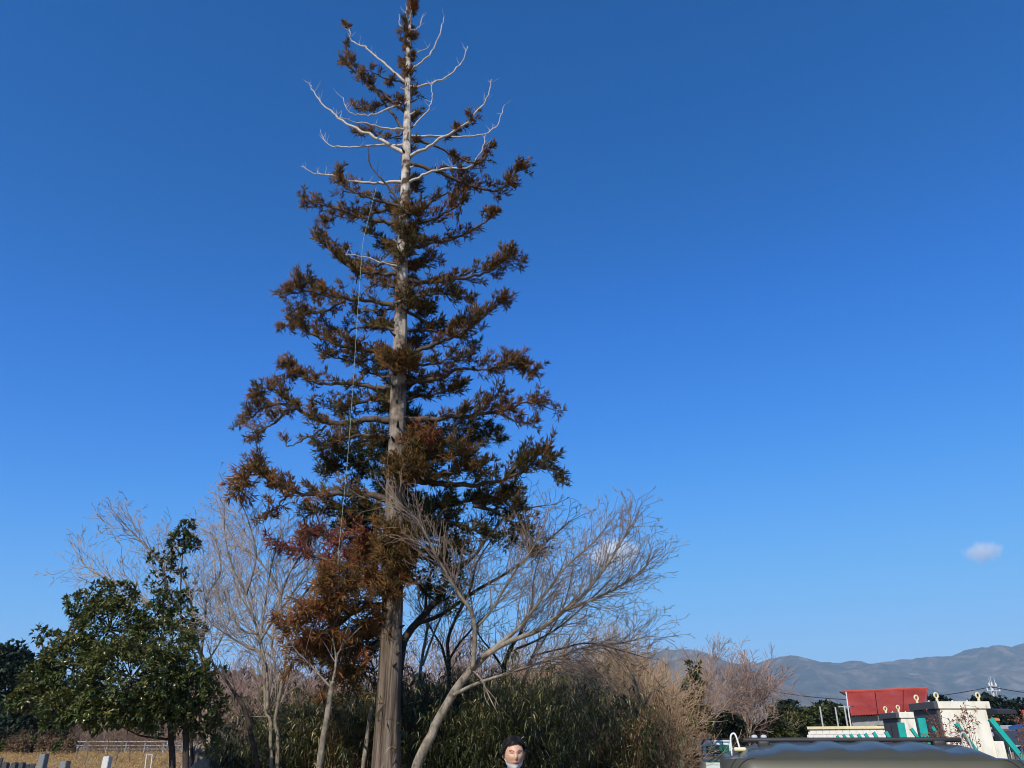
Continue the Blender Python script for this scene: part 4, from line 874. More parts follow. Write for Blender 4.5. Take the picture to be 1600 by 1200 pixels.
def slope(nm, r0, r1, e0, e1, parent, n=46):
    """corrugated roof sheet between ridge r0-r1 and eave e0-e1, with thickness"""
    mb = MB(); nrm = (r1 - r0).cross(e0 - r0).normalized(); nrm = nrm if nrm.z > 0 else -nrm; V = []
    for th in (0, -.05):
        for i in range(n * 2 + 1):
            s = i / (n * 2); w_ = .035 * (1 if i % 2 else -1)
            V += [tuple(r0.lerp(r1, s) + nrm * (w_ + th)), tuple(e0.lerp(e1, s) + nrm * (w_ + th))]
    m = n * 2 + 1; f = []
    for i in range(m - 1):
        f += [[2 * i, 2 * i + 1, 2 * i + 3, 2 * i + 2], [2 * m + 2 * i, 2 * m + 2 * i + 2, 2 * m + 2 * i + 3, 2 * m + 2 * i + 1], [2 * i + 1, 2 * m + 2 * i + 1, 2 * m + 2 * i + 3, 2 * i + 3]]
    mb.add(V, f); return mb.build(nm, 'redroof', parent)
rf = empty('roof', (0, 0, 0)); rf.parent = shed
third = [0, .36, .71, 1]
for k in range(3):
    g = .004
    a0, a1 = A_.lerp(B_, third[k] + g), A_.lerp(B_, third[k + 1] - g); e0, e1 = C_.lerp(D_, third[k] + g), C_.lerp(D_, third[k + 1] - g)
    slope('roof_sheet', a0, a1, e0, e1, rf, 15)
back = Vector((2.1, 5.0, -2.6)); slope('roof_sheet', A_, B_, A_ + back + Vector((0, .2, 0)), B_ + back, rf, 40)
mb = MB(); tube(mb, [A_ + Vector((-.25, 0, .05)), B_ + Vector((.1, 0, .05))], .10, 6); mb.build('ridge_cap', 'redroof', rf)
mb = MB(); tube(mb, [A_, C_ + Vector((0, 0, -.02))], .06, 5); tube(mb, [B_, D_ + Vector((0, 0, -.02))], .06, 5); mb.build('verge_trim', 'redroof', rf)
mb = MB(); w0, w1 = C_ + Vector((.15, .6, -.1)), D_ + Vector((-.1, .6, -.1)); n = 60; V = []
for i in range(n * 2 + 1):
    p = w0.lerp(w1, i / (2 * n)) + Vector((0, .03 * (1 if i % 2 else -1), 0)); V += [(p.x, p.y, p.z), (p.x, p.y, -.05)]
mb.add(V, [[2 * i, 2 * i + 1, 2 * i + 3, 2 * i + 2] for i in range(2 * n)]); mb.build('front_wall', 'greysheet', shed)
mb = MB()
for q0, q1, rr0 in ((w0, A_ + back + Vector((.15, -.6, 0)), A_), (w1, B_ + back + Vector((-.1, -.6, 0)), B_)):
    mb.add([(q0.x, q0.y + .05, 0), (q0.x, q0.y + .05, q0.z), (rr0.x + (.15 if rr0 is A_ else -.1), rr0.y, rr0.z - .12), (q1.x, q1.y, q1.z - .1), (q1.x, q1.y, 0)], [[0, 1, 2, 3, 4]])
mb.build('gable_wall', 'greysheet', shed)
mb = MB(); tube(mb, [w0.lerp(w1, .52) + Vector((0, -.1, 0)), Vector((w0.lerp(w1, .52).x, w0.lerp(w1, .52).y - .1, 0))], .05, 6); mb.build('drainpipe', 'darkmetal', shed)
wp = P(1383, 1138, Y0 - .6); mb = MB(); box(mb, (wp.x, w0.lerp(w1, .48).y - .06, wp.z), (.5, .06, .45), bev=.01); win = mb.build('window', 'darkmetal', shed)
mb = MB(); box(mb, (wp.x, w0.lerp(w1, .48).y - .095, wp.z), (.42, .008, .37)); mb.build('pane', 'glass', win)
mb = MB(); q = P(1320, 1083, Y0 + 3.9); tube(mb, [A_ + Vector((-.5, 0, .05)), A_ + Vector((.05, -.2, -.25))], [.05, .12], 6); mb.build('ridge_end', 'darkmetal', rf)
mb = MB(); tube(mb, [C_ + Vector((-.12, .2, 0)), Vector((C_.x - .12, C_.y + .2, 0))], .05, 6); tube(mb, [A_ + Vector((-.12, -.3, 0)), C_ + Vector((-.12, .2, 0))], .045, 6); mb.build('gutter_pipe', 'white', shed)

# white lifting booths
def torus(mb, c, R_, r_, rz, n=18, k=7):
    V = []
    for i in range(n):
        a = 2 * math.pi * i / n
        for j in range(k):
            b = 2 * math.pi * j / k; rr_ = R_ + r_ * math.cos(b); p = Vector((rr_ * math.cos(a), r_ * math.sin(b), rr_ * math.sin(a))); p.rotate(Matrix.Rotation(rz, 3, 'Z')); V.append(tuple(Vector(c) + p))
    mb.add(V, np.array([(i * k + j, ((i + 1) % n) * k + j, ((i + 1) % n) * k + (j + 1) % k, i * k + (j + 1) % k) for i in range(n) for j in range(k)]))
def booth(label, uL, uR, vT, Y, dep, rz, step=False):
    a, b = P(uL, vT, Y), P(uR, vT, Y); Wd = b.x - a.x; H = a.z; cx = (a.x + b.x) / 2; cyy = Y + dep / 2
    t = empty('lifting_booth', (cx, cyy, 0), label, 'booth', 'cream booths with lifting rings', 0)
    def loc(x, y, z): v = Vector((x, y, 0)); v.rotate(Matrix.Rotation(rz, 3, 'Z')); return Vector((cx + v.x, cyy + v.y, z))
    mb = MB(); box(mb, loc(.03, 0, (H - .2) / 2), (Wd - .06, dep, H - .2), rz, bev=.02); mb.build('body', 'cream', t)
    mb = MB(); box(mb, loc(.06, 0, H - .1), (Wd + .12, dep + .1, .2), rz, bev=.015); mb.build('top_beam', 'cream', t)
    mb = MB(); box(mb, loc(-Wd / 2 - .01, 0, (H - .2) / 2), (.06, dep + .004, H - .21), rz, bev=.008); sp = mb.build('side_panel', 'boothgrey', t)
    mb = MB(); box(mb, loc(-Wd / 2 - .06, 0, H - .1), (.12, dep + .12, .21), rz, bev=.012); mb.build('side_beam', 'boothgrey', t)
    mb = MB(); box(mb, loc(-Wd / 2 - .045, dep * .02, H * .45), (.02, .05, H * .8), rz); mb.build('door_gap', 'darkmetal', t)
    for sx in (-1, 1):
        for sy in (-1, 1):
            if sx == 1 and sy == 1: continue
            c = loc(sx * (Wd / 2 - .09), sy * (dep / 2 - .12), H + .005); mb = MB()
            tube(mb, [c, c + Vector((0, 0, .1))], [.045, .035], 8); torus(mb, c + Vector((0, 0, .17)), .072, .026, rz + .3); mb.build('lifting_ring', 'yellow', t, smooth=True)
    mb = MB()
    for sx in (-.4, .1, .42): c = loc(sx * Wd, -.02, H); tube(mb, [c, c + Vector((.0, 0, .07))], .02, 6)
    box(mb, loc(-.0, dep * .1, H + .02), (Wd * .8, .05, .035), rz); mb.build('top_fittings', 'white', t)
    mb = MB(); zb = H * .42; box(mb, loc(.0, -dep / 2 - .012, zb), (Wd * .98, .02, .02), rz); box(mb, loc(.0, -dep / 2 - .012, zb * .8), (Wd * .98, .02, .016), rz); mb.build('panel_joint', 'white', t)
    if step:
        mb = MB(); box(mb, loc(Wd / 2 + .12, -.2, H * .31), (.28, dep * .8, H * .62), rz, bev=.02); mb.build('side_box', 'cream', t)
        mb = MB(); box(mb, loc(Wd * .1, -dep / 2 - .01, H * .5), (.12, .02, .14), rz); mb.build('vent', 'darkmetal', t)
    return t
booth('large cream booth with lifting rings and a grey door side', 1463, 1538, 1096, 25, 1.5, 0, True)
booth('smaller cream booth with lifting rings in front of the red-roofed shed', 1403, 1444, 1113, 32, 1.35, 0)

# low white wall with rail, net poles, utility pole and wires
wl0, wl1 = P(1260, 1140, 44), P(1392, 1140, 42)
t = empty('low_white_wall', (wl0.x, 44, 0), 'low white block wall behind the teal posts', 'wall')
mb = MB(); mid = (wl0 + wl1) / 2; ang = math.atan2(wl1.y - wl0.y, wl1.x - wl0.x); LN = (wl1 - wl0).length
for r_ in range(9):
    for c_ in range(13):
        if c_ == 12 and r_ % 2: continue
        pass
bw = LN / 12; bh = wl0.z / 10; bm_me = None
for r_ in range(10):
    off = (r_ % 2) * .5
    for c_ in range(12):
        s = (c_ + off + .5) / 12.5; p = wl0.lerp(wl1, s)
        if bm_me is None:
            m_ = MB(); box(m_, (0, 0, 0), (LN / 12.5 - .012, .18, bh - .012), 0, bev=.008); bm_me = m_.mesh('block'); bm_me.materials.append(M['white'])
        o = bpy.data.objects.new('block', bm_me); o.parent = t; o.location = Vector((p.x, p.y, bh * (r_ + .5))) - t.location; o.rotation_euler.z = ang; COL.objects.link(o)
mb = MB(); box(mb, (mid.x, mid.y, wl0.z / 2 - .05), (LN * .96, .12, wl0.z - .12), ang); mb.build('core', 'white', t)
mb = MB(); box(mb, (mid.x - .1, mid.y, wl0.z + .07), (LN * .92, .26, .13), ang, bev=.01); mb.build('cap_rail', 'yellow', t)
M['polegrey'] = flat('galvanised_pole', (0.42, 0.43, 0.42), rough=.5, spec=.4)
nets = [(1281, 1104), (1305, 1105), (1319, 1103)]
for i, (u, v) in enumerate(nets):
    Y = 52 - i * 1.0; p = P(u, v, Y); mb = MB(); tube(mb, [(p.x, Y, -.1), tuple(p)], [.055, .045], 7)
    if i == 2: tube(mb, [p + Vector((-.35, 0, -.05)), p + Vector((.35, 0, -.05))], .03, 5)
    tag(mb.build('net_pole', 'polegrey', origin=(p.x, Y, 0)), ['leftmost thin grey pole left of the red-roofed shed', 'middle thin grey pole left of the red-roofed shed', 'thin grey pole with a crossbar nearest the red-roofed shed'][i], 'pole', 'thin poles left of the shed')
def wire(a, b, sag, r_, label):
    mb = MB(); n = 14
    tube(mb, [a.lerp(b, i / n) - Vector((0, 0, sag * 4 * (i / n) * (1 - i / n))) for i in range(n + 1)], r_, 4)
    tag(mb.build('wire', 'darkmetal', origin=a), label, 'wire')
up = P(1549, 1066, 110); ub = Vector((P(1566, 1168, 110).x, 110, 0))
ut = empty('utility_pole', ub, 'grey utility pole with transformer and steel crossarms at the right', 'utility pole')
mb = MB(); tube(mb, [ub, up], [.19, .12], 9); mb.build('pole', 'polegrey', ut, smooth=True)
for k, (dz, L_) in enumerate(((.5, 1.0), (1.1, 1.8), (2.3, 1.2), (3.4, 1.5))):
    mb = MB(); p = up.lerp(ub, dz / (up - ub).length); tube(mb, [p + Vector((-L_ / 2, -.2, 0)), p + Vector((L_ / 2, -.2, 0))], .07, 5)
    arm = mb.build('crossarm', 'polegrey', ut)
    for sx in (-.45, -.1, .45):
        mb = MB(); tube(mb, [p + Vector((sx * L_, -.2, .05)), p + Vector((sx * L_, -.2, .42))], [.09, .06], 6); mb.build('insulator', 'whitepaint', arm)
mb = MB(); p = up.lerp(ub, .42); tube(mb, [p + Vector((.55, -.3, -.5)), p + Vector((.55, -.3, -.45)), p + Vector((.55, -.3, .4)), p + Vector((.55, -.3, .48))], [.25, .34, .34, .2], 12); mb.build('transformer', 'polegrey', ut)
mb = MB()
for s in (-1, 1): tube(mb, [up + Vector((s * .35, -.2, .5)), up.lerp(ub, .3) + Vector((s * .3, -.2, 0))], .05, 4)
tube(mb, [up, up + Vector((0, 0, .8))], .05, 5); mb.build('bracing', 'polegrey', ut)
wire(P(1205, 1080, 118), P(1549, 1073, 109.8), 1.4, .05, 'long dark overhead wire passing behind the red roof')
wire(P(1549, 1073, 109.8), P(1720, 1082, 108), .6, .05, 'dark overhead wire leaving the utility pole to the right')
wire(P(1196, 1103, 60), P(1335, 1104, 58), .05, .02, 'faint thin wire strung along the tops of the thin poles')

# teal leaning posts and upright boards
def teal_bar(label, p0, p1, w_, Y, dy, grp='leaning teal steel posts', th=.05):
    a, b = P(*p0, Y), P(*p1, Y + dy); wd = w_ * px(p0[1], Y); d = (a - b).normalized(); low = b - d * (b.z / max(d.z, .15)) if b.z > 0 else b
    mb = MB(); s = Vector((d.z, 0, -d.x)).normalized(); nrm = d.cross(s).normalized()
    # channel section: web and two flanges
    for off, ww, hh in ((Vector((0, 0, 0)), wd, .012), (s * (wd / 2 - .005) + nrm * .03, .012, .06), (-s * (wd / 2 - .005) + nrm * .03, .012, .06)):
        V = []
        for p in (low, a):
            for i, j in ((-1, -1), (1, -1), (1, 1), (-1, 1)): V.append(tuple(p + off + s * (i * ww / 2) + nrm * (j * hh / 2)))
        mb.add(V, [[0, 1, 2, 3], [7, 6, 5, 4]] + [[i, 4 + i, 4 + (i + 1) % 4, (i + 1) % 4] for i in range(4)])
    tag(mb.build('steel_post', 'teal', origin=low), label, 'post', grp)
small = [(1308, 1149), (1318, 1147.5), (1329, 1147), (1341, 1147), (1352, 1146), (1365, 1144), (1384, 1143)]
for i, (u, v) in enumerate(small):
    teal_bar(f'{ords[i]} from the left of the small leaning teal posts by the white wall', (u, v), (u + 9, v + 14), 3.6 + i * .25, 36 - i * 1.1, 0)
for i in range(5):
    teal_bar('tiny teal post at the far end of the leaning row', (1263 + i * 7.5, 1152.5), (1269 + i * 7.5, 1161), 2.2, 40, 0)
teal_bar('leaning teal post between the smaller booth and the teal board', (1424, 1138), (1440, 1160), 4.5, 24, 0)
teal_bar('short leaning teal post at the left foot of the large booth', (1457, 1135), (1472, 1160), 4.5, 22, 0)
teal_bar('leaning teal post in front of the large cream booth', (1494, 1130), (1517, 1161), 5.5, 20, 0)
teal_bar('largest leaning teal post at the far right', (1548, 1123), (1588, 1172), 7.5, 17, 0)
for i, (u, v, w_, Y, lb) in enumerate([(1407, 1129, 11, 29, 'teal board leaning upright on the smaller cream booth'), (1439, 1122, 12, 23.5, 'taller teal board beside the grey side of the large booth')]):
    a = P(u, v, Y); mb = MB(); box(mb, (a.x, Y, a.z / 2), (w_ * px(v, Y), .06, a.z), 0, bev=.008); tag(mb.build('teal_board', 'teal', origin=(a.x, Y, 0)), lb, 'board', 'upright teal boards')

# roofs, solar rows and clutter at the far right
M['solar'] = flat('solar_glass', (0.05, 0.053, 0.06), rough=.6, spec=.3)
M['brownroof'] = flat('brown_boards', (0.16, 0.11, 0.08), rough=.8)
M['bluesheet'] = flat('blue_sheet', (0.03, 0.12, 0.3), rough=.5)
M['orange'] = flat('orange_paint', (0.6, 0.27, 0.05), rough=.5)
t = empty('solar_array', (P(1585, 1150, 34).x, 34, 0), 'ground-mounted dark panel rows with white edges behind the largest teal post', 'solar panels')
for k in range(6):
    a = P(1556 + k * 3, 1146 + k * 3.0, 36 - k * .8); mb = MB(); box(mb, (a.x + 2.2, a.y, a.z), (4.4, .62, .04), R(4), rx=R(16), bev=.006); pn = mb.build('panel', 'solar', t)
    mb = MB(); box(mb, (a.x + 2.2, a.y - .33, a.z - .1), (4.42, .02, .05), R(4), rx=R(16)); mb.build('frame_edge', 'polegrey', pn)
for x in (0.4, 2.2, 4.0):
    for k in (0, 5):
        a = P(1556 + k * 3, 1146 + k * 3.0, 36 - k * .8); mb = MB(); tube(mb, [(a.x + x, a.y + .05, 0), (a.x + x, a.y + .05, a.z - .1)], .04, 6); mb.build('leg', 'polegrey', t)
for i, (u, v, w_, h_, Y, m_, lb, nm, ct) in enumerate([
        (1582, 1134, 42, 5, 48, 'white', 'long low white roof at the right edge', 'low_roof', 'roof'), (1578, 1139, 46, 4, 47, 'brownroof', 'brown board stack between the two white strips', 'board_stack', 'boards'),
        (1570, 1144, 30, 5, 46, 'white', 'short low white roof above the panel rows', 'low_roof', 'roof'), (1596, 1132, 9, 7, 45, 'bluesheet', 'small blue covered pile at the right edge', 'covered_pile', 'pile'),
        (1562, 1108, 30, 7, 75, 'darkmetal', 'long dark roofed shelter right of the utility pole', 'shelter', 'shelter'), (1599, 1109, 5, 9, 70, 'redroof', 'small red panel cut by the right edge', 'red_panel', 'panel'),
        (1553, 1122, 7, 4, 44, 'orange', 'small orange machine top behind the largest teal post', 'machine', 'machine')]):
    a = P(u, v, Y); k = px(v, Y); mb = MB()
    if ct in ('roof', 'shelter', 'pile', 'machine'):
        W2, H2, Dp = w_ * k / 2, h_ * k, 2.0 if ct != 'machine' else .6
        prof = [(-Dp / 2, -H2), (-Dp / 2, -H2 * .3), (0, H2 * .1), (Dp / 2, -H2 * .3), (Dp / 2, -H2)]; n = 5
        mb.add([(a.x - W2, Y + y_, a.z + z_) for y_, z_ in prof] + [(a.x + W2, Y + y_, a.z + z_) for y_, z_ in prof], [[4, 3, 2, 1, 0], [5, 6, 7, 8, 9]] + [[j, j + 1, 6 + j, 5 + j] for j in range(4)] + [[4, 0, 5, 9]])
        for sx in (-.9, .9):
            for sy in (-.8, .8):
              if ct != 'machine': tube(mb, [(a.x + sx * W2, Y + sy * Dp / 2, 0), (a.x + sx * W2, Y + sy * Dp / 2, a.z - H2)], .05, 6)
    else:
        for q in range(3): box(mb, (a.x, Y, a.z - h_ * k * (.17 + .33 * q)), (w_ * k * (1 - .03 * q), 1.2 if ct == 'boards' else .05, h_ * k * .3), 0, bev=.01)
        for sx in (-.4, .4): tube(mb, [(a.x + sx * w_ * k, Y, 0), (a.x + sx * w_ * k, Y, a.z - h_ * k)], .06, 6)
    if ct == 'machine':
        t = empty(nm, (a.x, Y, 0), lb, ct); mb.build('hood', m_, t); mb = MB(); box(mb, (a.x, Y, (a.z - h_ * k) / 2), (w_ * k * .8, .5, a.z - h_ * k - .01), bev=.02); mb.build('frame', 'darkmetal', t); continue
    tag(mb.build(nm, m_, origin=(a.x, Y, 0)), lb, ct)
# reddish dry weeds before the booths
def tall_weed(label, base_px, tops, Y, seed, mat='redweed'):
    rg = random.Random(seed); rng = np.random.default_rng(seed); mb = MB(); b = P(*base_px, Y); A = []; D = []; T = []; segs = []
    for (u, v) in tops:
        tip = P(u, v, Y + rg.uniform(-.3, .3)); p0 = Vector((b.x + rg.uniform(-.1, .1), Y, 0)); path = smooth_path([p0, p0.lerp(tip, .5) + Vector((rg.uniform(-.05, .05), 0, .1)), tip], 5)
        for i in range(len(path) - 1): segs.append((*path[i], *path[i + 1], .009 - .0006 * i, .0085 - .0006 * i))
        for k in range(15):
            q = path[-1] - (path[-1] - path[-3]) * abs(rg.gauss(0, .55)) * 1.4; c = Vector((rg.gauss(0, 1), rg.gauss(0, 1), rg.gauss(.3, .7))).normalized(); e = q + c * rg.uniform(.05, .17)
            segs.append((*q, *e, .003, .002))
            for _ in range(3): A.append(tuple(e)); D.append((rg.gauss(0, 1), rg.gauss(0, 1), rg.gauss(0, 1))); T.append(rg.random())
    prisms(mb, segs, 3, tint=.4); leaves(mb, np.array(A), np.array(D), unit(rng, len(A)), .045, .022, np.array(T))
    tag(mb.build('tall_weed', mat, tint=True, origin=(b.x, Y, 0)), label, 'weed', 'reddish dry weeds before the booths')
tall_weed('reddish dry weed before the grey side of the large booth', (1478, 1170), [(1458, 1118), (1470, 1132), (1452, 1150), (1482, 1122)], 13, 1)
tall_weed('tall thin reddish weed before the middle of the large booth', (1520, 1170), [(1508, 1101), (1502, 1106), (1494, 1117), (1516, 1112)], 13, 2)
tall_weed('low bushy reddish weed at the foot of the large booth', (1500, 1170), [(1496, 1142), (1492, 1150), (1503, 1148)], 12.5, 3)
tall_weed('bushy reddish weed at the foot of the teal board', (1460, 1172), [(1452, 1146), (1458, 1150), (1448, 1154), (1462, 1143)], 12.8, 5)
tall_weed('reddish weed at the right edge below the panel rows', (1594, 1180), [(1592, 1145), (1598, 1150), (1588, 1120), (1597, 1117)], 15, 4)

# ------------------------------------------------------------------ small white pickup truck seen from behind
M['truckwhite'] = flat('truck_paint', (0.56, 0.66, 0.62), rough=.3, var=.04, spec=.5, coat=.5)
M['greenglass'] = flat('green_tinted_glass', (0.008, 0.11, 0.085), rough=.12, spec=.5)
M['rubber'] = flat('rubber', (0.02, 0.02, 0.02), rough=.85)
M['redlens'] = flat('red_lens', (0.4, 0.02, 0.02), rough=.25, spec=.6)
TYK = 35.0; tk = P(1120, 1156, TYK); TX = tk.x; TH_ = tk.z; RZT = R(-8)
truck = empty('pickup_truck', (TX, TYK, 0), 'small pale green-white pickup truck seen from behind with a dark guard frame', 'truck', None, 0)
def tl(x, y, z): v = Vector((x, y, 0)); v.rotate(Matrix.Rotation(RZT, 3, 'Z')); return Vector((TX + v.x, TYK + v.y, z))
def cabf(p):
    k = max(0, (p.z - .1) / .6); return Vector((p.x * (1 - .10 * k), p.y * (1 - .06 * k), p.z))
mb = MB(); rounded_box(mb, tl(0, .55, TH_ - .65), (1.4, 1.1, 1.3), .14, 9, cabf, RZT); cab = mb.build('cab', 'truckwhite', truck, smooth=True)
mb = MB(); rounded_box(mb, tl(0.0, -.0, TH_ - .36), (.92, .05, .36), .024, 6, None, RZT); mb.build('rear_window', 'greenglass', cab, smooth=True)
for sx in (-1, 1):
    mb = MB(); rounded_box(mb, tl(sx * .645, .6, TH_ - .38), (.08, .6, .4), .035, 6, None, RZT); mb.build('side_window', 'glass', cab, smooth=True)
    mb = MB(); tube(mb, [tl(sx * .68, .95, TH_ - .62), tl(sx * .86, .92, TH_ - .6)], .018, 5); rounded_box(mb, tl(sx * .88, .92, TH_ - .55), (.14, .07, .24), .03, 5, None, RZT); mb.build('mirror', 'darkmetal', cab, smooth=True)
mb = MB(); xs_ = .58; zt, zb = TH_ + .02, TH_ - .75
tube(mb, [tl(-xs_ - .1, -.1, zb), tl(-xs_, -.1, zt - .08), tl(-xs_ + .1, -.1, zt), tl(xs_ - .1, -.1, zt), tl(xs_, -.1, zt - .08), tl(xs_ + .1, -.1, zb)], .028, 6)
tube(mb, [tl(-xs_ - .05, -.1, TH_ - .6), tl(xs_ + .05, -.1, TH_ - .6)], .026, 6)
for x in (-.2, .2): tube(mb, [tl(x, -.1, TH_), tl(x, -.1, TH_ - .6)], .016, 6)
mb.build('guard_frame', 'darkmetal', truck, smooth=True)
mb = MB(); box(mb, tl(0, -1.05, TH_ - 1.14), (1.4, 2.0, .07), RZT, bev=.01); mb.build('bed_floor', 'truckwhite', truck)
for sx in (-1, 1):
    mb = MB(); box(mb, tl(sx * .69, -1.05, TH_ - .96), (.04, 2.0, .3), RZT, bev=.01); mb.build('side_gate', 'truckwhite', truck)
mb = MB(); box(mb, tl(0, -2.06, TH_ - .96), (1.42, .04, .3), RZT, bev=.01); mb.build('tail_gate', 'truckwhite', truck)
mb = MB(); n = 12; V = []
for i in range(n + 1):
    s = i / n; x = -.55 + 1.1 * s; z = TH_ - .92 + .30 * math.sin(math.pi * min(1, s * .8)) + .02 * math.sin(9 * s)
    V += [tuple(tl(x, -1.9, z)), tuple(tl(x, -.35, z + .06)), tuple(tl(x, -1.9, TH_ - 1.1)), tuple(tl(x, -.35, TH_ - 1.1))]
mb.add(V, [f for i in range(n) for f in ([4 * i, 4 * i + 4, 4 * i + 5, 4 * i + 1], [4 * i, 4 * i + 2, 4 * i + 6, 4 * i + 4], [4 * i + 1, 4 * i + 5, 4 * i + 7, 4 * i + 3])] + [[0, 1, 3, 2], [4 * n, 4 * n + 2, 4 * n + 3, 4 * n + 1]])
tag(mb.build('tarp_load', flat('dark_green_tarp', (0.02, 0.06, 0.05), rough=.5), origin=tl(0, -1, .6)), 'dark green tarp covering the load on the small pickup truck', 'tarp')
for sx in (-1, 1):
    mb = MB(); box(mb, tl(sx * .56, -2.1, TH_ - 1.2), (.24, .06, .11), RZT, bev=.01); mb.build('tail_light', 'redlens', truck)
    for y in (-1.45, .75):
        mb = MB(); c = tl(sx * .6, y, .27); ax = tl(1, 0, 0) - tl(0, 0, 0)
        tube(mb, [c - ax * .07, c - ax * .055, c + ax * .055, c + ax * .07], [.23, .27, .27, .23], 20); wh = mb.build('wheel', 'rubber', truck, smooth=False)
        mb = MB(); tube(mb, [c - ax * .075, c + ax * .075], .15, 14); mb.build('rim', 'polegrey', wh)
mb = MB(); box(mb, tl(0, -.6, .5), (.8, 3.0, .14), RZT, bev=.02); mb.build('chassis', 'darkmetal', truck)

# ------------------------------------------------------------------ near khaki car: only its ribbed roof reaches into the picture
M['khaki'] = pmat('khaki_paint_shaded', [(0.3, (0.058, 0.055, 0.030)), (0.7, (0.066, 0.062, 0.036))], scale=5, rough=.45, spec=.35, metallic=.0, coat=.22)  # paint darkened all over to stand for shade lying on the car
CY_ = 3.75; RW = 1.50
cl = P(1124, 1190, CY_); RW = 1.27; CXc = cl.x + RW / 2; CRZ = -math.atan2(cl.x, CY_)
CH = P(1350, 1160.5, CY_ + .5).z
car = empty('khaki_car', (CXc, CY_ + 1.7, 0), 'khaki car with ribbed roof and black roof bar, cut off by the bottom edge', 'car')
def roof_fn(p):
    z = p.z; x, y = p.x, p.y
    if p.z > .3:
        top = sstep((p.z - .3) / .05)
        rib = 0
        if abs(x) < RW * .40: 
            ph = (x / (RW * .155)) % 1.0; rib = .010 * (sstep(ph / .18) - sstep((ph - .5) / .18))
            rib *= sstep((RW * .40 - abs(x)) / .05)
        z += rib * sstep((y + 1.69) / .06) * top
        z -= .05 * (abs(x) / (RW / 2)) ** 3 * top + .058 * top * (1 - min(1, max(0, (y + 1.7) / .62))) ** 2
    return Vector((x, y, z))
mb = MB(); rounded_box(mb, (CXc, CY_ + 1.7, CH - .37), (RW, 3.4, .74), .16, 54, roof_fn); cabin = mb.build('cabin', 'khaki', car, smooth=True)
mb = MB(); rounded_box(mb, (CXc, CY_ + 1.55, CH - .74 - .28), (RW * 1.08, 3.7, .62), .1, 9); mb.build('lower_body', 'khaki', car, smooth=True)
mb = MB(); rc = .16; cx_, cy2, cz_ = -RW / 2 + rc, -1.7 + rc, .37 - rc
for be in (R(38), R(52)):
    for sg in (-1, 1):
        pl = [Vector((cx_ - rc * math.cos(be), cy2 - rc * math.sin(be), zz)) for zz in (-.2, 0, cz_)]
        pl += [Vector((cx_ - rc * math.cos(be) * math.cos(f_), cy2 - rc * math.sin(be), cz_ + rc * math.cos(be) * math.sin(f_))) for f_ in np.linspace(.1, 1.5, 9)]
        pl = [roof_fn(p_) for p_ in pl]; tube(mb, [(CXc - sg * p_.x * -1 * (-1 if sg < 0 else 1) if False else CXc + (p_.x if sg < 0 else -p_.x), CY_ + 1.7 + p_.y, CH - .37 + p_.z) for p_ in pl], .003, 5)
mb.build('panel_seam', 'darkmetal', car)
zbar = CH + .012; b0, b1 = Vector((CXc - RW / 2 + .125, 0, zbar)), Vector((CXc + RW / 2 - .14, 0, zbar))
mb = MB(); rounded_box(mb, ((b0.x + b1.x) / 2, CY_ + .58, (b0.z + b1.z) / 2), (b1.x - b0.x, .05, .022), .009, 6); bar = mb.build('roof_bar', 'darkmetal', car, smooth=True)
for x in (b0.x + .1, b1.x - .1):
    mb = MB(); rounded_box(mb, (x, CY_ + .58, b0.z - .025), (.06, .06, .05), .012, 5); mb.build('bar_foot', 'darkmetal', bar, smooth=True)
for dx in (.06, .105):
    q = Vector((b0.x + dx, CY_ + .6, zbar + .014)); mb = MB(); rounded_box(mb, q, (.03, .05, .022), .010, 5); mb.build('bar_clamp', 'polegrey', bar, smooth=True)
mb = MB(); rounded_box(mb, (b0.x - .02, CY_ + .5, CH - .03), (.06, .14, .02), .009, 6); mb.build('roof_sunlit_patch', 'yellow', car, smooth=True)  # added pale piece, colours in the sunlight on the roof's left corner
for hx, m_ in ((CXc - RW / 2 + .085, 'whitepaint'), (b1.x + .02, 'polegrey')):
    mb = MB(); tube(mb, smooth_path([(hx - .02, CY_ + .58, CH - .06), (hx - .018, CY_ + .58, CH + .02), (hx - .005, CY_ + .58, CH + .042), (hx + .01, CY_ + .58, CH + .03), (hx + .028, CY_ + .58, CH - .06)], 5), .0045, 7); mb.build('grab_hoop', m_, car, smooth=True)
mb = MB(); rounded_box(mb, (CXc, CY_ + .0, CH - .48), (RW * .78, .03, .36), .012, 8); mb.build('rear_window', 'glass', car, smooth=True)
for sx in (-1, 1):
    mb = MB(); box(mb, (CXc + sx * RW * .45, CY_ - .31, CH - .98), (.14, .05, .2), bev=.015); mb.build('tail_light', 'redlens', car)
    mb = MB(); rounded_box(mb, (CXc + sx * (RW / 2 - .001), CY_ + 1.5, CH - .46), (.03, 2.2, .36), .012, 7); mb.build('side_window', 'glass', car, smooth=True)
    for y in (.35, 2.75):
        c = Vector((CXc + sx * (RW / 2 - .06), CY_ + y, .33)); mb = MB(); tube(mb, [c + Vector((-.11, 0, 0)), c + Vector((-.09, 0, 0)), c + Vector((.09, 0, 0)), c + Vector((.11, 0, 0))], [.28, .33, .33, .28], 24); wh = mb.build('wheel', 'rubber', car)
        mb = MB(); tube(mb, [c + Vector((-.115, 0, 0)), c + Vector((.115, 0, 0))], .2, 16); mb.build('rim', 'polegrey', wh)
mb = MB(); rounded_box(mb, (CXc, CY_ - .32, .42), (RW * 1.06, .16, .22), .06, 7); mb.build('bumper', 'darkmetal', car, smooth=True)
car.rotation_euler.z = CRZ; o_ = Vector((RW / 2, 1.7, 0)); o_.rotate(Matrix.Rotation(CRZ, 3, 'Z')); car.location = (cl.x + o_.x, CY_ + o_.y, 0)

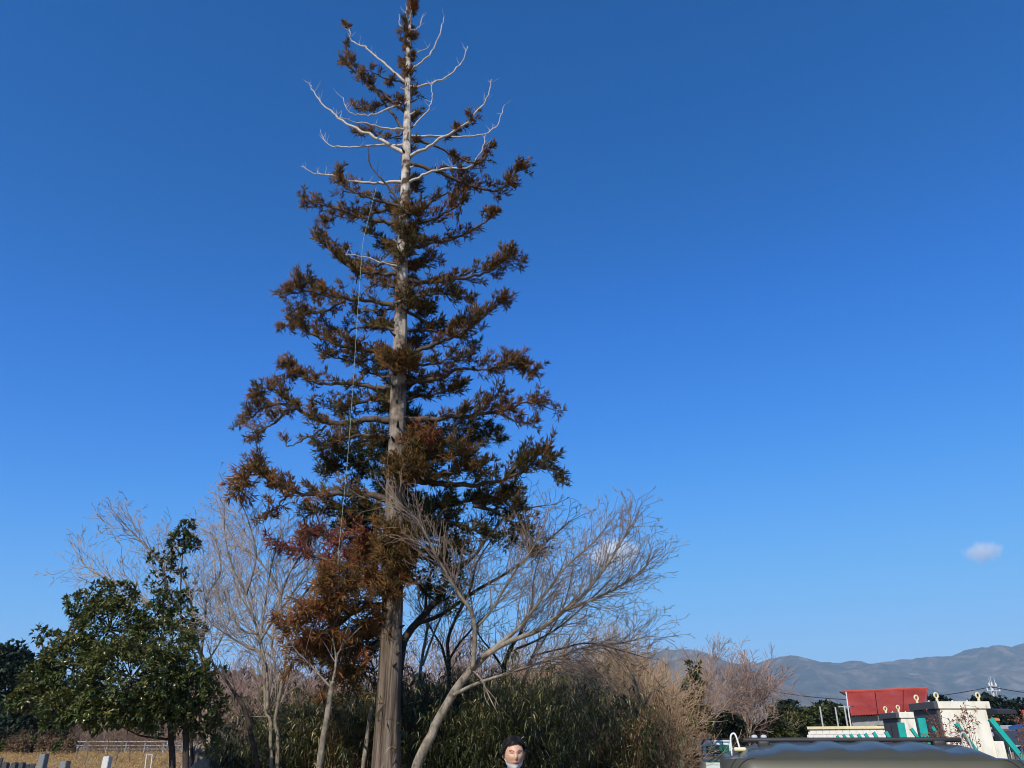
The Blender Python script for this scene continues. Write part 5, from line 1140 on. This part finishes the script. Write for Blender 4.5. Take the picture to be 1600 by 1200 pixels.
# ------------------------------------------------------------------ the man
def skinmat():
    m = bpy.data.materials.new('skin'); m.use_nodes = True; t = m.node_tree; b = t.nodes['Principled BSDF']
    a = t.nodes.new('ShaderNodeAttribute'); a.attribute_name = 'tint'
    r = ramp_node(t, [(0, (0.02, 0.014, 0.012)), (.35, (0.42, 0.16, 0.12)), (.6, (0.56, 0.31, 0.2)), (1, (0.64, 0.39, 0.26))]); t.links.new(a.outputs['Fac'], r.inputs[0]); t.links.new(r.outputs[0], b.inputs['Base Color'])
    b.inputs['Roughness'].default_value = .5; b.inputs['Subsurface Weight'].default_value = .1; b.inputs['Subsurface Scale'].default_value = .01
    return m
M['skin'] = skinmat()
M['hair'] = pmat('black_hair', [(.3, (.006, .005, .005)), (.7, (.018, .015, .014))], scale=30, stretch=(1, 1, .2), rough=.5, spec=.3, bump=.5)
M['jacket'] = flat('black_jacket', (.012, .013, .016), rough=.75)
M['trousers'] = flat('dark_trousers', (.03, .032, .04), rough=.8)
M['mask'] = flat('white_mask', (.78, .8, .83), rough=.8, var=.03)
MY = 6.55; mc = P(803, 1177.5, MY)                 # middle of the head
FACE = R(9)                                        # turned a little to our right, face towards the camera
HM = Matrix.Translation(mc) @ Matrix.Rotation(FACE, 4, 'Z') @ Matrix.Rotation(R(6), 4, 'X')
def g2(a, b, sa, sb): return math.exp(-(a / sa) ** 2 - (b / sb) ** 2)
def head_pt(th, ph, hair=0.0):
    """th: 0 = face (-Y), growing to the person's left (+X); ph: height angle. returns local point, tint"""
    d = Vector((math.sin(th) * math.cos(ph), -math.cos(th) * math.cos(ph), math.sin(ph)))
    x, y, z = d.x * .076, d.y * .095, d.z * .118
    low = max(0, -d.z)
    if d.z > 0: z *= .86
    x *= 1 - .22 * low ** 1.6; y *= 1 - .10 * low; 
    if d.y < 0: y -= .010 * low                                         # jaw forward
    if d.z > .2 and d.y > 0: y += .008 * d.z                              # full back of the head
    front = max(0, -d.y); tn = .8
    X, Z = x, z
    if d.y < 0:
        nose = g2(X, Z + .012, .011, .026) * (.6 + .4 * sstep((.02 - Z) / .04)); y -= .019 * nose
        y -= .004 * g2(X, Z - .026, .04, .010); y += .010 * (g2(X - .031, Z - .010, .015, .011) + g2(X + .031, Z - .010, .015, .011))
        y -= .005 * (g2(X - .036, Z + .018, .02, .02) + g2(X + .036, Z + .018, .02, .02)); y -= .007 * g2(X, Z + .052, .022, .007); y -= .008 * g2(X, Z + .088, .022, .018)
        if abs(abs(X) - .031) < .018 and abs(Z - .030 + .1 * abs(abs(X) - .028)) < .0046: tn = .1          # eyebrows
        if abs(abs(X) - .031) < .014 and abs(Z - .009) < .004: tn = .06                                       # lowered eyes
        if abs(X) < .022 and abs(Z + .052) < .006: tn = .38                                                    # mouth
        if g2(X, Z + .03, .012, .005) > .5: tn = .5
        if abs(abs(X) - .04) < .02 and abs(Z + .02) < .018: tn = .68
    return Vector((x, y, z)), tn
NT, NP = 96, 64
def head_grid(fn):
    V = []; T = []
    for j in range(NP + 1):
        ph = -math.pi / 2 + math.pi * j / NP
        for i in range(NT):
            p, t_ = fn(-math.pi + 2 * math.pi * i / NT, ph); V.append(p); T.append(t_)
    return V, T
person = empty('person', (mc.x, MY, 0), 'man with short black hair, lowered white mask and black jacket before the bamboo grass', 'person')
bodyM = MB(); V, T = head_grid(head_pt)
bodyM.add([tuple(HM @ p) for p in V], np.array([(j * NT + i, j * NT + (i + 1) % NT, (j + 1) * NT + (i + 1) % NT, (j + 1) * NT + i) for j in range(NP) for i in range(NT)]), np.array(T))
for sx in (-1, 1):                                   # ears
    bm = bmesh.new(); bmesh.ops.create_uvsphere(bm, u_segments=14, v_segments=10, radius=1)
    for q in bm.verts:
        c = q.co; k = 1 - .35 * max(0, 1 - ((c.y ** 2 + c.z ** 2) / .5)) * (1 if c.x * sx > 0 else 0); q.co = Vector((c.x * .009 * k + sx * .082, c.y * .017 + .004, c.z * .031 - .004 + .0))
    addbm(bodyM, bm, HM, .85)
# neck, torso, arms, legs grown with a skin modifier
hz = mc.z; fx = mc.x
J = {'pel': (0, .02, hz - .66), 'wst': (0, .02, hz - .52), 'chs': (0, .02, hz - .34), 'nck': (0, .02, hz - .19), 'hd': (0, .012, hz - .06),
     'shL': (.17, .03, hz - .235), 'elL': (.23, .06, hz - .52), 'wrL': (.22, -.06, hz - .74), 'shR': (-.17, .03, hz - .235), 'elR': (-.23, .06, hz - .52), 'wrR': (-.22, -.06, hz - .74),
     'hpL': (.09, .02, hz - .72), 'knL': (.10, .0, .48), 'anL': (.11, .03, .09), 'toL': (.12, -.12, .035), 'hpR': (-.09, .02, hz - .72), 'knR': (-.10, .0, .48), 'anR': (-.11, .03, .09), 'toR': (-.12, -.12, .035),
     'haL': (.21, -.1, hz - .82), 'haR': (-.21, -.1, hz - .82)}
RAD = {'pel': .145, 'wst': .14, 'chs': .155, 'nck': .055, 'hd': .055, 'shL': .07, 'shR': .07, 'elL': .047, 'elR': .047, 'wrL': .033, 'wrR': .033, 'haL': .035, 'haR': .035, 'hpL': .09, 'hpR': .09, 'knL': .06, 'knR': .06, 'anL': .045, 'anR': .045, 'toL': .04, 'toR': .04}
ED = [('pel', 'wst'), ('wst', 'chs'), ('chs', 'nck'), ('nck', 'hd'), ('chs', 'shL'), ('shL', 'elL'), ('elL', 'wrL'), ('wrL', 'haL'), ('chs', 'shR'), ('shR', 'elR'), ('elR', 'wrR'), ('wrR', 'haR'), ('pel', 'hpL'), ('hpL', 'knL'), ('knL', 'anL'), ('anL', 'toL'), ('pel', 'hpR'), ('hpR', 'knR'), ('knR', 'anR'), ('anR', 'toR')]
for s, sg in (('L', 1), ('R', -1)):                  # five fingers on each hand
    for k in range(5):
        f0, f1 = f'f{k}{s}', f'g{k}{s}'; hx = sg * .21
        if k == 4: J[f0] = (hx - sg * .035, -.115, hz - .83); J[f1] = (hx - sg * .045, -.13, hz - .87)
        else: J[f0] = (hx + sg * .005, -.135 + k * .021, hz - .885 - (.01 if k in (1, 2) else 0)); J[f1] = (hx - sg * .02, -.138 + k * .021, hz - .925 - (.014 if k in (1, 2) else 0))
        RAD[f0] = .009; RAD[f1] = .007; ED += [('ha' + s, f0), (f0, f1)]
keys = list(J); me = bpy.data.meshes.new('tmp_body')
rotm = Matrix.Rotation(FACE * .6, 4, 'Z')
me.from_pydata([tuple(Vector((fx, MY, 0)) + (rotm @ Vector(J[k]))) for k in keys], [(keys.index(a), keys.index(b)) for a, b in ED], [])
tmp = bpy.data.objects.new('tmp_body', me); COL.objects.link(tmp)
bm = bmesh.new(); bm.from_mesh(me); bm.verts.ensure_lookup_table(); sl = bm.verts.layers.skin.verify()
for i, k in enumerate(keys):
    r_ = RAD[k]; bm.verts[i][sl].radius = (r_, r_ * (.72 if k in ('chs', 'wst', 'pel') else 1)); bm.verts[i][sl].use_root = (k == 'pel')
bm.to_mesh(me); bm.free()
tmp.modifiers.new('skin', 'SKIN'); sb = tmp.modifiers.new('sub', 'SUBSURF'); sb.levels = sb.render_levels = 2
dg = bpy.context.evaluated_depsgraph_get(); ev = tmp.evaluated_get(dg).to_mesh()
bv = [v.co.copy() for v in ev.vertices]; bn = [v.normal.copy() for v in ev.vertices]; bf = [list(p.vertices) for p in ev.polygons]
tmp.evaluated_get(dg).to_mesh_clear(); bpy.data.objects.remove(tmp)
bodyM.add([tuple(p) for p in bv], bf, .8)
bodyM.build('body', 'skin', person, smooth=True, tint=True)
def cloth(name, mat, test, off):
    mb = MB(); idx = {}; V = []; Fs = []
    for f in bf:
        if all(test(bv[i]) for i in f):
            for i in f:
                if i not in idx: idx[i] = len(V); V.append(tuple(bv[i] + bn[i] * (off + .006 * mnoise.noise(bv[i] * 9))))
            Fs.append([idx[i] for i in f])
    if V: mb.add(V, Fs); return mb.build(name, mat, person, smooth=True)
cloth('jacket', 'jacket', lambda p: hz - .78 < p.z < hz - .125 and not (p.z < hz - .72 and abs(p.x - fx) > .3), .016)
cloth('trousers', 'trousers', lambda p: .09 < p.z < hz - .70 and abs(p.x - fx) < .19, .012)
cloth('shoe', 'rubber', lambda p: p.z <= .11, .008)
mb = MB(); n = 28; V = []                             # stand-up collar
for zc, rr_, lift in ((-.2, .125, 0), (-.135, .102, -.01), (-.105, .095, -.02), (-.11, .082, -.02)):
    for i in range(n):
        a = 2 * math.pi * i / n; V.append((fx + math.sin(a) * rr_ * .95, MY + .012 - math.cos(a) * rr_ * .92, hz + zc + lift * math.cos(a)))
mb.add(V, [[r_ * n + i, r_ * n + (i + 1) % n, (r_ + 1) * n + (i + 1) % n, (r_ + 1) * n + i] for r_ in range(3) for i in range(n)]); mb.build('collar', 'jacket', person, smooth=True)
def hair_keep(th, ph):
    a = abs(th) / math.pi                              # 0 face .. 1 nape
    line = .60 + .09 * math.cos((th - .12) * 3.0) if a < .30 else (.52 - (a - .30) * 5.2 if a < .44 else -.25 - (a - .44) * .8)
    return ph > line
V = []; ok = []
for j in range(NP + 1):
    ph = -math.pi / 2 + math.pi * j / NP
    for i in range(NT):
        th = -math.pi + 2 * math.pi * i / NT; p, _ = head_pt(th, ph); nrm = p.normalized()
        vol = .010 + .008 * max(0, math.sin(ph)) + .006 * mnoise.noise(Vector((th * 3.2, ph * 2.1, 1))) + .003 * mnoise.noise(Vector((th * 14, ph * 3, 2)))
        V.append(p + nrm * vol + Vector((0, 0, .004))); ok.append(hair_keep(th, ph))
mb = MB(); Fh = [(j * NT + i, j * NT + (i + 1) % NT, (j + 1) * NT + (i + 1) % NT, (j + 1) * NT + i) for j in range(NP) for i in range(NT)]
mb.add([tuple(HM @ p) for p in V], [list(f) for f in Fh if all(ok[q] for q in f)])
hs = []; rgh = random.Random(4)                        # loose locks round the hairline
for _ in range(420):
    th = rgh.uniform(-math.pi, math.pi); ph = rgh.uniform(.1, 1.45)
    if not hair_keep(th, ph) or abs(th) < 1.1 or ph > .9: continue
    p, _t = head_pt(th, ph); q = p + p.normalized() * .014; e = q + Vector((p.x * .25 + .006, p.y * .18, -.022 + .03 * rgh.random())) * 1.0 + p.normalized() * .01
    hs.append((*(HM @ q), *(HM @ e), .0045, .0012))
for _ in range(900):                                   # combed strands lying on the hair
    th = rgh.uniform(-math.pi, math.pi); ph = rgh.uniform(-.1, 1.5); prev_ = None; part = .5
    for st in range(4):
        if not hair_keep(th, ph): break
        p, _t = head_pt(th, ph); q = HM @ (p + p.normalized() * (.0125 + .008 * max(0, math.sin(ph)) + rgh.uniform(0, .003)) + Vector((0, 0, .004)))
        if prev_ is not None: hs.append((*prev_, *q, .0021 - .0003 * st, .0018 - .0003 * st))
        prev_ = q; ph -= .13; th += .10 * (1 if th > part else -1) * math.cos(ph)
prisms(mb, hs, 3); mb.build('hair', 'hair', person, smooth=True)
V = []; ok = []
for j in range(NP + 1):
    ph = -math.pi / 2 + math.pi * j / NP
    for i in range(NT):
        th = -math.pi + 2 * math.pi * i / NT; p, _ = head_pt(th, ph); q = p + p.normalized() * .006
        if p.y < 0: q.y -= .004
        V.append(q); ok.append(abs(th) < 1.5 and -1.3 < ph < -.52 + .10 * (1 - math.cos(th)))
mb = MB(); mb.add([tuple(HM @ p) for p in V], [list(f) for f in Fh if all(ok[q] for q in f)])
for sx in (-1, 1):
    a, _ = head_pt(sx * 1.2, -.55); b, _ = head_pt(sx * 1.55, -.2); tube(mb, [HM @ (a * 1.05), HM @ (a.lerp(b, .5) * 1.06), HM @ (b * 1.06 + Vector((sx * .006, .012, 0)))], .0015, 5)
mb.build('face_mask', 'mask', person, smooth=True)

# ------------------------------------------------------------------ clouds and air
def cloud(u, v, ru, rv, Y, seed, dens, label):
    c = P(u, v, Y); k = px(v, Y); mb = MB(); bm = bmesh.new(); bmesh.ops.create_icosphere(bm, subdivisions=4, radius=1)
    for q in bm.verts: q.co = Vector((q.co.x * ru * k, q.co.y * ru * k * .7, q.co.z * rv * k))
    addbm(mb, bm, Matrix.Translation(c))
    m = bpy.data.materials.new('cloud_vapour'); m.use_nodes = True; t = m.node_tree; t.nodes.remove(t.nodes['Principled BSDF'])
    pv = t.nodes.new('ShaderNodeVolumePrincipled'); pv.inputs['Color'].default_value = (1, 1, 1, 1); pv.inputs['Anisotropy'].default_value = 0.0
    tc = t.nodes.new('ShaderNodeTexCoord'); ns = t.nodes.new('ShaderNodeTexNoise'); ns.inputs['Scale'].default_value = 2.6 / (ru * k); ns.inputs['Detail'].default_value = 8; ns.inputs['Roughness'].default_value = .62
    ln = t.nodes.new('ShaderNodeVectorMath'); ln.operation = 'LENGTH'; sc_ = t.nodes.new('ShaderNodeVectorMath'); sc_.operation = 'MULTIPLY'; sc_.inputs[1].default_value = (1 / (ru * k), 1 / (ru * k * .7), 1 / (rv * k))
    t.links.new(tc.outputs['Object'], sc_.inputs[0]); t.links.new(sc_.outputs[0], ln.inputs[0]); t.links.new(tc.outputs['Object'], ns.inputs[0])
    ad = t.nodes.new('ShaderNodeMath'); ad.operation = 'MULTIPLY_ADD'; ad.inputs[1].default_value = -.75; t.links.new(ln.outputs['Value'], ad.inputs[0]); t.links.new(ns.outputs[0], ad.inputs[2])
    mr = t.nodes.new('ShaderNodeMapRange'); mr.inputs['From Min'].default_value = 0.0; mr.inputs['From Max'].default_value = .34; mr.inputs['To Max'].default_value = dens / (ru * k)
    t.links.new(ad.outputs[0], mr.inputs[0]); t.links.new(mr.outputs[0], pv.inputs['Density']); t.links.new(pv.outputs[0], t.nodes['Material Output'].inputs['Volume'])
    tag(mb.build('cloud', m, origin=c), label, 'cloud')

cloud(958, 866, 60, 40, 9000, 1, 8, 'small white cloud behind the twigs of the leaning bare tree')
cloud(1535, 862, 44, 26, 9000, 2, 2.6, 'faint small cloud low in the sky at the far right')

zs = max(v.co.z for o in scene.objects if o.name.startswith('mountain') for v in o.data.vertices)
mb = MB(); lim = max(abs(c) for c in xs + ys) + 400
for o in scene.objects:
    if o.name.startswith('mountain'): lim = max(lim, max(max(abs(v.co.x), abs(v.co.y)) for v in o.data.vertices) + 400)
x0, z0, z1 = lim, -25.0, zs + 30
mb.add([(-x0, -x0, z0), (x0, -x0, z0), (x0, x0, z0), (-x0, x0, z0), (-x0, -x0, z1), (x0, -x0, z1), (x0, x0, z1), (-x0, x0, z1)],
       [[3, 2, 1, 0], [4, 5, 6, 7], [0, 1, 5, 4], [1, 2, 6, 5], [2, 3, 7, 6], [3, 0, 4, 7]])
hm = bpy.data.materials.new('haze_air'); hm.use_nodes = True; t = hm.node_tree; t.nodes.remove(t.nodes['Principled BSDF'])
pv = t.nodes.new('ShaderNodeVolumePrincipled'); pv.inputs['Color'].default_value = (.52, .78, 1.0, 1); pv.inputs['Density'].default_value = 8.5e-5; pv.inputs['Anisotropy'].default_value = 0.0
t.links.new(pv.outputs[0], t.nodes['Material Output'].inputs['Volume'])
tag(mb.build('haze', hm), kind='stuff')
